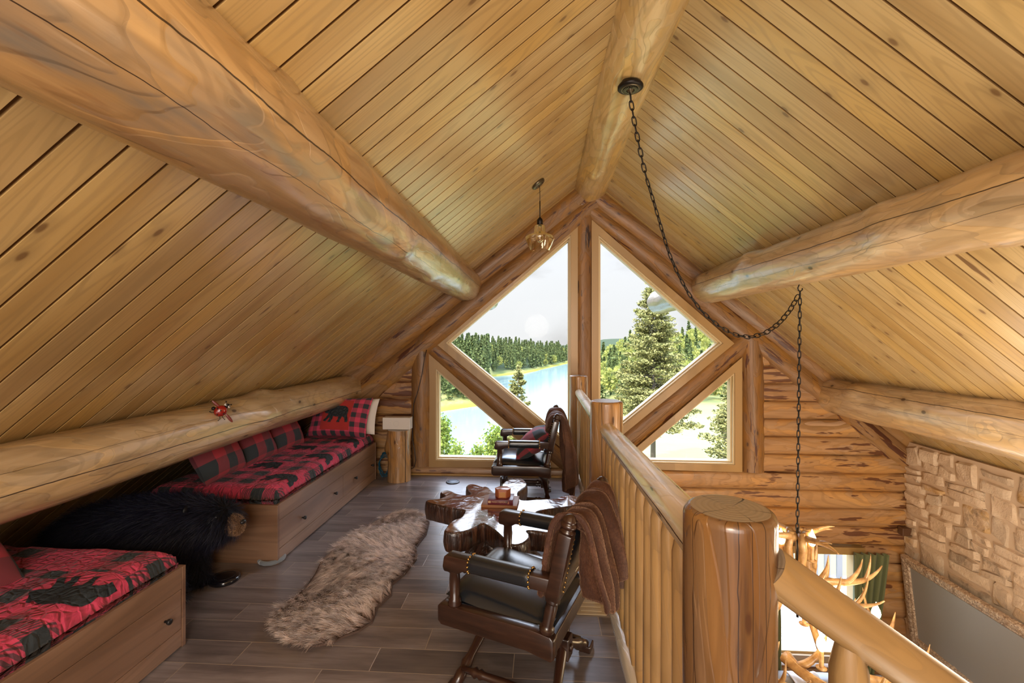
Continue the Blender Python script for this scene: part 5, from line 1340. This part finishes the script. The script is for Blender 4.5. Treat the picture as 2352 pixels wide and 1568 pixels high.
mb=MB(); v=[tvp(y,s,o_) for o_ in (-.012,-.035) for (y,s) in ((Ya+.02,.02),(Yb-.02,.02),(Yb-.02,.98),(Ya+.02,.98))]; mb.add(v,[(3,2,1,0),(4,5,6,7),(0,1,5,4),(1,2,6,5),(2,3,7,6),(3,0,4,7)],0,None,False); mb.build('back_case',M['black_plastic'],tv)
mb=MB(); mb.add(*box(3.76,3.87,4.98,5.05,-.53,-.45,.006),0,None,False); 
tag(mb.build('wood_bracket',plain('dark_bracket',(.10,.045,.02),.5)),'small dark wooden bracket sticking out between log wall and stone','bracket')

# ------------------------------------------------------------------ curtains and the chair downstairs
M['curtain']=NT('green_curtain').bsdf((.12,.135,.055),.8,0.0,None,Sheen_Weight=.15)
def curtain(label,xa,xb,xc,xd,seed):
    v=[];f=[];uv=[];nx,nz_=60,40
    for i in range(nx+1):
        s=i/nx
        for j in range(nz_+1):
            q=j/nz_; x=(xa+(xb-xa)*s)*(1-q)+(xc+(xd-xc)*s)*q
            x=xa+(xb-xa)*s+((xc+(xd-xc)*s)-(xa+(xb-xa)*s))*min(1,q*1.6)
            z=-.715-q*2.0
            y=4.965-.028*math.sin(s*PI*2*5+seed+1.5*q)-.012*math.sin(s*PI*2*9+3*q)-.02*nz((s*3,q*3,seed))
            v.append((x,y,z)); uv.append((s,q))
    for i in range(nx):
        for j in range(nz_): f.append((i*(nz_+1)+j,(i+1)*(nz_+1)+j,(i+1)*(nz_+1)+j+1,i*(nz_+1)+j+1))
    mb=MB(); mb.add(v,f,0,uv); o=mb.build('curtain',M['curtain'])
    so=o.modifiers.new('s','SOLIDIFY'); so.thickness=.006; bake(o)
    return tag(o,label,'curtain','green curtains of the lower window')
curtain('green curtain hanging at the right side of the lower window',3.25,3.60,3.25,3.43,1)
curtain('green curtain at the left side of the lower window, mostly behind the log post',2.20,2.50,2.22,2.52,2)
lc=thing('nailhead_chair','dark leather chair back with brass nailheads in the room below','chair',(2.60,4.35,-2.76))
mb=MB(); mb.add(*box(-.34,.30,-.04,.04,.40,.86,.02,3)); bk=mb.build('backrest',plain('dark_brown_leather',(.035,.018,.014),.4),lc)
mb=MB(); mb.add(*box(-.35,.31,-.045,.045,.855,1.02,.012)); mb.build('top_rail',plain('mahogany',(.16,.045,.02),.3),lc)
mb=MB(); nails(mb,[(-.33+.02*k,-.043,.845) for k in range(32)],.008); mb.build('brass_nails',M['brass'],bk)
mb=MB(); mb.add(*box(-.34,.30,.0,.55,.36,.46,.03,3)); mb.build('seat',plain('dark_brown_leather2',(.035,.018,.014),.4),lc)
for x in (-.31,.27):
    for y in (.0,.5):
        mb=MB(); mb.add(*box(x-.025,x+.025,y-.025,y+.025,0,.40,.004)); mb.build('leg',plain('mahogany_leg',(.12,.035,.016),.3),lc)
# white cloth over the sill-side table
sofa=thing('grey_sofa','pale grey sofa under the lower window','sofa',(3.0,4.72,-2.76))
mb=MB(); mb.add(*box(-.75,.62,-.24,.20,.12,.50,.05,3)); mb.build('seat',plain('pale_grey_cloth',(.42,.46,.50),.9),sofa)
mb=MB(); mb.add(*box(-.75,.62,.06,.22,.40,.83,.05,3)); mb.build('backrest',plain('pale_grey_back',(.45,.48,.52),.9),sofa)
for x in (-.7,.56):
    mb=MB(); mb.add(*box(x-.03,x+.03,-.18,-.12,0,.14)); mb.build('leg',M['black_plastic'],sofa)
v=[];f=[];n=20
for i in range(n+1):
    for j in range(n+1):
        s,q=i/n,j/n; v.append((2.52+.30*s+.05*q,4.86-.22*q,-1.915-.13*q**2*(1+.8*s)+.015*nz((s*6,q*5,1))+.012*math.sin(9*s+4*q)))
for i in range(n):
    for j in range(n): f.append((i*(n+1)+j,(i+1)*(n+1)+j,(i+1)*(n+1)+j+1,i*(n+1)+j+1))
mb=MB(); mb.add(v,f); o=mb.build('white_throw',M['white_cloth']); so=o.modifiers.new('s','SOLIDIFY'); so.thickness=.01; bake(o)
tag(o,'crumpled white cloth over the sofa back below the lower window','cloth')
# ------------------------------------------------------------------ outdoors
SH=[(-.8,140),(-.224,158),(-.14,172),(-.115,205),(-.1075,297),(-.03,326),(.03,400),(.07,470),(.1,300),(.14,140),(.2,90),(.8,80)]
def lerp_tab(T,x):
    if x<=T[0][0]: return T[0][1]
    for (a,va),(b,vb) in zip(T,T[1:]):
        if x<=b: return va+(vb-va)*(x-a)/(b-a)
    return T[-1][1]
def sst(x,a,b):
    k=min(1,max(0,(x-a)/(b-a))); return k*k*(3-2*k)
HILL=[(-.8,14),(-.25,15),(-.19,18),(-.12,15.5),(-.04,11),(.02,8),(.07,8),(.14,20),(.3,26),(.8,30)]
def ground(x,y):
    b=x/max(y,1)
    steep=-3.6-max(0,y-5)*.35 if y<45 else -17.6-(y-45)*.21
    steep=max(steep,-26)
    gentle=-3.6-max(0,y-5)*.115
    w=sst(b,.07,.16)
    if y<60: base=steep*(1-w)+max(gentle,-13)*w
    else: base=steep*(1-w)+max(-3.6-55*.115-(y-60)*.05,-13)*w
    ys=lerp_tab(SH,b)
    s=y-ys
    if s>-8:
        far=-25.4+min(1.2,max(0,(s+4))*.12)+lerp_tab(HILL,b)*(1-math.exp(-max(0,s-6)/70.0))+1.2*nz((x*.02,y*.02,1))*min(1,max(0,s)/40)
        k=sst(s,-8,-2); base=base*(1-k)+max(base,far)*k if w<.5 else max(base,far)
    return base
v=[];f=[];ys=[5.6,7,9,12,15,19,24,30,37,45,55,66,78,90,105,120,135,148,156,163,170,178,188,200,215,235,255,275,290,300,310,320,332,345,360,380,400,420,440,460,490,530,580,650,750,900]
bs=[-.9+1.9*i/110 for i in range(111)]
for y in ys:
    for b in bs:
        x=b*y; v.append((x,y,ground(x,y)))
nb=len(bs)
for i in range(len(ys)-1):
    for j in range(nb-1): f.append((i*nb+j,i*nb+j+1,(i+1)*nb+j+1,(i+1)*nb+j))
t=NT('meadow'); p=t.coord('Object'); n=t.noise(p,.05,5,.6); n2=t.noise(p,.9,4,.6); z=t.sep(p)[2]
col=t.ramp(n,[(.35,(.07,.085,.025)),(.5,(.135,.135,.04)),(.65,(.21,.185,.065))])
col=t.mix(t.m('MULTIPLY',t.step(n2,.4,.7),.5),col,(.04,.055,.014))
near=t.m('SUBTRACT',1.0,t.step(t.sep(p)[1],60,110)); col=t.mix(t.m('MULTIPLY',near,.75),col,(.20,.19,.085))
farm=t.m('MULTIPLY',t.step(t.sep(p)[1],290,330),t.step(z,-24.2,-22)); col=t.mix(farm,col,(.022,.032,.012))
shore=t.m('SUBTRACT',1.0,t.step(z,-24.6,-23.6)); col=t.mix(shore,col,(.15,.135,.02))
M['meadow']=t.bsdf(col,.95,0.0,t.bump(n2,.3,.3),Specular_IOR_Level=.1)
mb=MB(); mb.add(v,f); tag(mb.build('terrain',M['meadow']),'grassy ground falling to the lake and rising as the far hill',None,None,'structure')
t=NT('lake_water'); p=t.coord('Object'); n=t.noise(t.scale(p,.05,.35,1),1.0,3,.6)
M['lake']=t.bsdf((.15,.205,.195),.12,0.0,t.bump(n,.06,.4),Specular_IOR_Level=.5)
mb=MB(); mb.add([(-700,40,-25),(700,40,-25),(700,900,-25),(-700,900,-25)],[(0,1,2,3)],0,None,False); tag(mb.build('lake',M['lake']),'turquoise lake below the house',None,None,'structure')

def leaf_mat(name,a,b,tr=.35):
    t=NT(name); uv=t.sep(t.uv()); col=t.mix(uv[0],a,b)
    q=t.n('ShaderNodeBsdfDiffuse'); t.put(q.inputs[0],col); r=t.n('ShaderNodeBsdfTranslucent'); t.put(r.inputs[0],col)
    mx=t.n('ShaderNodeMixShader'); mx.inputs[0].default_value=tr; t.t.links.new(q.outputs[0],mx.inputs[1]); t.t.links.new(r.outputs[0],mx.inputs[2]); t.t.links.new(mx.outputs[0],t.out.inputs['Surface']); return t.mat
M['spruce']=leaf_mat('spruce_needles',(.04,.05,.015),(.42,.39,.15))
M['conifer']=leaf_mat('far_conifer',(.028,.045,.020),(.15,.175,.06),.25)
M['yellowgreen']=leaf_mat('far_aspen',(.13,.15,.035),(.32,.31,.085),.3)
M['aspen']=leaf_mat('aspen_leaves',(.075,.125,.018),(.30,.34,.08),.45)
M['trunk']=plain('grey_trunk',(.12,.10,.08),.9); M['birch']=plain('pale_trunk',(.30,.28,.22),.9)
def cards(Pc,size,seed,flat=.5):
    g=np.random.default_rng(seed); n=len(Pc)
    a=g.normal(size=(n,3)); a[:,2]*=flat; a/=np.linalg.norm(a,axis=1,keepdims=True); b=g.normal(size=(n,3)); b-=a*(a*b).sum(1,keepdims=True); b/=np.linalg.norm(b,axis=1,keepdims=True)
    s=size*(.6+.8*g.random(n))[:,None]
    V=np.stack([Pc-a*s,Pc+b*s*.55,Pc+a*s,Pc-b*s*.55],1).reshape(-1,3)
    F=np.arange(n*4).reshape(-1,4); u=np.repeat(g.random(n),4); return V,F,np.stack([u,u],1)
def conifer_near(name,label,loc,H,R,nb,dens,size,seed,mat,group=None,h0=.08):
    rr=random.Random(seed); g=np.random.default_rng(seed)
    r=thing(name,label,'tree',loc,0,group); tp=MB(); P=[]
    tp.add(*tube([(0,0,0),(.02*H*.1,0,H*.5),(0,0,H)],[H*.014,H*.009,.01],8)[:2])
    for i in range(nb):
        h=H*(h0+(1-h0)*((i+rr.random())/nb)**1.0); L=R*(1-h/H)**.75*rr.uniform(.65,1.12)+.08; a=rr.random()*2*PI
        d=Vector((math.cos(a),math.sin(a),.25-.45*(1-h/H))); q=Vector((0,0,h)); pts=[q+d*(L*k/4)+Vector((0,0,.10*L*(k/4)**2)) for k in range(5)]
        tp.add(*tube(pts,[.012*H*.25*(1-h/H)+.008]*2+[.008,.006,.003],4,False)[:2])
        m=max(3,int(L*dens)); k=.22+.78*g.random(m)**.8; 
        base=np.array([tuple(q)])+np.outer(k*L,np.array(d))+np.stack([np.zeros(m),np.zeros(m),.10*L*k*k],1)
        sp=(.10+.22*L*np.sin(PI*np.clip(k,.1,.95)))[:,None]*.5
        P.append(base+g.normal(size=(m,3))*sp*np.array([1,1,.35])-np.array([0,0,.04*L]))
    tp.build('trunk',M['trunk'],r)
    V,F,U=cards(np.concatenate(P),size,seed,.45); o=np_obj('foliage',V,F,mat,r,U,False); return r
def leafy(name,label,loc,H,R,n,size,seed,mat,group=None):
    rr=random.Random(seed); g=np.random.default_rng(seed); r=thing(name,label,'tree',loc,0,group); mb=MB(); P=[]
    mb.add(*tube([(0,0,0),(.05*H*nz((seed,1,1)),0,H*.5),(0,0,H*.97)],[H*.010,H*.007,.008],7)[:2])
    for i in range(26):
        h=H*(.15+.85*(i+.5)/26); L=R*math.sin(PI*min(.97,.18+.80*h/H))*rr.uniform(.6,1.1); a=rr.random()*2*PI
        e=Vector((math.cos(a)*L,math.sin(a)*L,.5*L)); mb.add(*tube([(0,0,h-.3),tuple(Vector((0,0,h-.1))+e*.5),tuple(Vector((0,0,h))+e)],[.02,.012,.005],4,False)[:2])
        m=n//26; k=g.random(m)[:,None]; P.append(np.array([[0,0,h]])+k*np.array([tuple(e)])+g.normal(size=(m,3))*R*.17)
    mb.build('trunk',M['birch'],r); V,F,U=cards(np.concatenate(P),size,seed,.9); np_obj('foliage',V,F,mat,r,U,False); return r
def gz(x,y): return ground(x,y)
conifer_near('spruce_tree','tall sunlit spruce filling the right half of the diamond window',(6.05,25,gz(6.05,25)-.2),4.75-gz(6.05,25)+.2,3.1,280,130,.062,5,M['spruce'],None,.28)
conifer_near('spruce_tree','slim spruce at the right side of the lower right window',(9.6,23,gz(9.6,23)-.2),1.9-gz(9.6,23),1.2,130,110,.062,6,M['spruce'])
conifer_near('spruce_tree','bushy young spruce seen low through the lower right window',(7.9,19.5,gz(7.9,19.5)-.2),-.9-gz(7.9,19.5),2.1,110,80,.062,7,M['spruce'])
conifer_near('spruce_tree','lone yellow green spruce standing before the lake in the left window',(-2.2,44,gz(-2.2,44)-.3),-1.0-gz(-2.2,44),3.5,230,75,.13,8,M['spruce'])
AS=[(-3.15,14.5,-1.15,.75,'leafy young aspen at the left edge of the lower left window'),(-2.55,13.5,-2.05,.55,'second leafy aspen from the left in the lower left window'),(-2.05,15.0,-2.2,.6,'short leafy aspen in the middle of the lower left window'),(-1.35,14.0,-1.35,.8,'fuller leafy aspen right of the middle of the lower left window'),(-.6,15.5,-1.75,.75,'leafy aspen behind the arms of the chair by the window'),(-.15,19,-2.1,.8,'aspen top showing above the brace in the left window')]
for i,(x,y,zt,R,lb) in enumerate(AS): leafy('aspen_tree',lb,(x,y,gz(x,y)-.2),zt-gz(x,y)+.2,R,5200,.055,300+i,M['aspen'],'aspens below the gable')
BUSH=[(-3.2,17,-2.6,1.0),(-1.8,17.5,-2.7,1.0),(-.7,13,-2.4,.8)]
for i,(x,y,zt,R) in enumerate(BUSH): leafy('aspen_tree',('leafy bush filling the left corner of the lower left window','leafy bush between the aspens of the lower left window','leafy bush behind the seat of the chair by the window')[i],(x,y,gz(x,y)-.2),zt-gz(x,y)+.2,R,4000,.06,330+i,M['aspen'],'aspens below the gable')

# forest on the far hill: every tree is a tree of its own
def far_conifer(seed,mat,H=9,R=1.7,n=230):
    g=np.random.default_rng(seed); h=g.random(n)**.8; a=g.random(n)*2*PI; rad=R*(1-h)**.9*(.35+.65*g.random(n))
    P=np.stack([rad*np.cos(a),rad*np.sin(a),H*(.06+.94*h)],1); V,F,U=cards(P,.55,seed,.6)
    V[:,2]-= .12*np.hypot(V[:,0],V[:,1]); return V,F,U
def far_round(seed,H=7,R=2.2,n=300):
    g=np.random.default_rng(seed); d=g.normal(size=(n,3)); d/=np.linalg.norm(d,axis=1,keepdims=True); P=d*np.array([R,R,H*.42])*(.6+.4*g.random((n,1)))+np.array([0,0,H*.55]); return cards(P,.42,seed,1.0)
def proto(name,lab,mats,vf,group):
    V,F,U=vf; o=np_obj(name,V,F,mats,None,U,False); return tag(o,lab,'tree',group)
FC='dark conifer in the forest covering the hill beyond the lake'; FA='pale yellow green tree scattered in the forest beyond the lake'
NC='conifer standing on the near grassy point of the far shore'; FR='conifer on the slope behind the large spruce, right window'
FT='pale leafy tree on the slope behind the large spruce, right window'
pr={'c':[far_conifer(400+i,M['conifer']) for i in range(4)],'a':[far_round(420+i) for i in range(2)]}
fr_=random.Random(9); SPOTS=[(-.127*385,385+i*4) for i in(-2,-1,0,1)]+[(-.127*385+6,380),(-.127*385-6,380)]
def scatter(n,cond,lab,group,kind,protos,hs):
    first=[]; k=0; tries=0; taken=SPOTS
    while k<n and tries<20000:
        tries+=1; q=cond()
        if q is None: continue
        x,y=q
        if any((x-a)**2+(y-b)**2<7 for a,b in taken): continue
        taken.append((x,y))
        if len(first)<len(protos):
            o=proto('conifer_tree' if kind=='c' else 'leafy_tree',lab,M['conifer'] if kind=='c' else M['yellowgreen'],protos[len(first)],group); first.append(o)
        else:
            o=fr_.choice(first).copy(); C.objects.link(o)
        o.location=(x,y,ground(x,y)-.3); s=fr_.uniform(*hs); o.scale=(s*fr_.uniform(.85,1.25),s*fr_.uniform(.85,1.25),s); o.rotation_euler=(0,0,fr_.random()*6.28); k+=1
def hill(b0,b1,smin,smax,pw=1.0):
    def c():
        b=fr_.uniform(b0,b1); s=smin+(smax-smin)*fr_.random()**pw; y=lerp_tab(SH,b)+s; return (b*y,y)
    return c
scatter(290,hill(-.205,.062,12,130,1.0),FC,'conifers on the hill beyond the lake','c',pr['c'],(1.0,1.75))
scatter(42,hill(-.205,.06,10,120),FA,'pale trees on the hill beyond the lake','a',pr['a'],(.8,1.3))
def pt():
    b=fr_.uniform(-.235,-.15); y=lerp_tab(SH,b)+fr_.uniform(10,60); return (b*y,y)
scatter(34,pt,NC,'conifers on the near point of the far shore','c',pr['c'],(.55,1.0))
def rs():
    b=fr_.uniform(.12,.42); y=fr_.uniform(95,240); return (b*y,y)
scatter(75,rs,FR,'conifers on the slope in the right window','c',pr['c'],(.7,1.25))
scatter(110,rs,FT,'pale trees on the slope in the right window','a',pr['a'],(.7,1.2))
hs_=thing('hill_cabin','tiny brown cabin with grey roof among the trees of the far hill','cabin',(-.127*385,385,ground(-.127*385,385)+1.0))
mb=MB(); mb.add(*box(-6,6,-4,4,0,5),0,None,False); mb.build('wall',plain('cabin_brown',(.10,.06,.045),.9),hs_)
mb=MB(); mb.add([(-7,-5.5,4.6),(7,-5.5,4.6),(7,0,8.2),(-7,0,8.2),(7,5.5,4.6),(-7,5.5,4.6)],[(0,1,2,3),(3,2,4,5),(1,4,2),(0,3,5)],0,None,False); mb.build('roof',plain('cabin_roof',(.25,.25,.27),.8),hs_)
# deck outside the lower window, with its railing
M['deck']=board_mat('deck_boards',(.60,.52,.42),(.52,.44,.35),(.42,.35,.27),.14,rough=.7,knots=.1,coat=0)
mb=MB()
for k in range(22): mb.add(*box(.6,6.5,5.45+k*.145,5.45+k*.145+.138,-2.84,-2.80),0,None,False)
tag(mb.build('deck',M['deck']),'pale sunlit deck outside the lower window',None,None,'structure')
dr=thing('deck_railing','grey slatted railing along the outer edge of the deck','railing',(2.0,8.55,-2.8))
mb=MB(); mb.add(*box(-1.4,4.4,-.04,.04,.98,1.03),0,None,False); mb.build('top_rail',plain('grey_rail',(.24,.23,.22),.7),dr)
for k in range(27):
    mb=MB(); mb.add(*box(-1.3+k*.21,-1.3+k*.21+.09,-.02,.02,.0,.98),0,None,False); mb.build('slat',bpy.data.materials['grey_rail'],dr)

# ------------------------------------------------------------------ light
w=bpy.data.worlds.new('world'); sc.world=w; w.use_nodes=True; nt=w.node_tree; nt.nodes.clear()
class WT(NT):
    def __init__(s): s.t=nt
t=WT(); out=t.n('ShaderNodeOutputWorld'); bg=t.n('ShaderNodeBackground')
d=t.sep(t.n('ShaderNodeTexCoord').outputs['Generated']); el=d[2]
skyc=t.ramp(t.m('MULTIPLY',el,1.0,clamp=True),[(0.0,(.86,.87,.88)),(.12,(.90,.92,.95)),(.30,(.95,1.02,1.15)),(.6,(.75,.93,1.25)),(1.0,(.45,.68,1.15))])
dirv=t.n('ShaderNodeTexCoord').outputs['Generated']
cl=t.noise(t.scale(dirv,2.6,2.6,6.0,(.35,.1,.2)),1.0,5,.55,.3)
cloud=t.step(cl,.48,.66)
col=t.mix(t.m('MULTIPLY',cloud,.9),skyc,(.60,.595,.59))
st=t.m('ADD',1.0,t.m('MULTIPLY',t.step(el,.24,.5),SKY_UP))
t.put(bg.inputs['Color'],col); t.put(bg.inputs['Strength'],t.m('MULTIPLY',st,SKY)); nt.links.new(bg.outputs[0],out.inputs['Surface'])
def light(name,typ,loc,rot,energy,color,**kw):
    l=bpy.data.lights.new(name,typ); l.energy=energy; l.color=color
    for k,v in kw.items(): setattr(l,k,v)
    o=bpy.data.objects.new(name,l); C.objects.link(o); o.location=loc; o.rotation_euler=rot; return o
# sun comes over the roof from behind the house
light('sun','SUN',(0,0,30),(math.radians(48),0,math.radians(-28)),SUN,(1,.93,.80),angle=math.radians(.8))
# added fill lights without a visible source: behind the camera and over the void
light('rear_fill','AREA',(-.3,-2.9,1.5),(math.radians(90),0,0),REAR,(1,.95,.90),shape='RECTANGLE',size=3.2,size_y=2.2)  # unseen area fill added at the back wall, no opening there
light('loft_fill','POINT',(-.1,-.9,1.8),(0,0,0),LOFT,(1,.88,.72),shadow_soft_size=.3)  # unseen fill added to brighten the loft
light('lower_fill','AREA',(1.9,.6,-1.5),(math.radians(150),0,0),LOWER,(1,.88,.70),shape='DISK',size=1.6)  # unseen upward fill added below the loft level
light('lower_fill','POINT',(2.3,2.2,.35),(0,0,0),LOWP,(1,.84,.62),shadow_soft_size=.35)  # unseen fill added to brighten the left ceiling
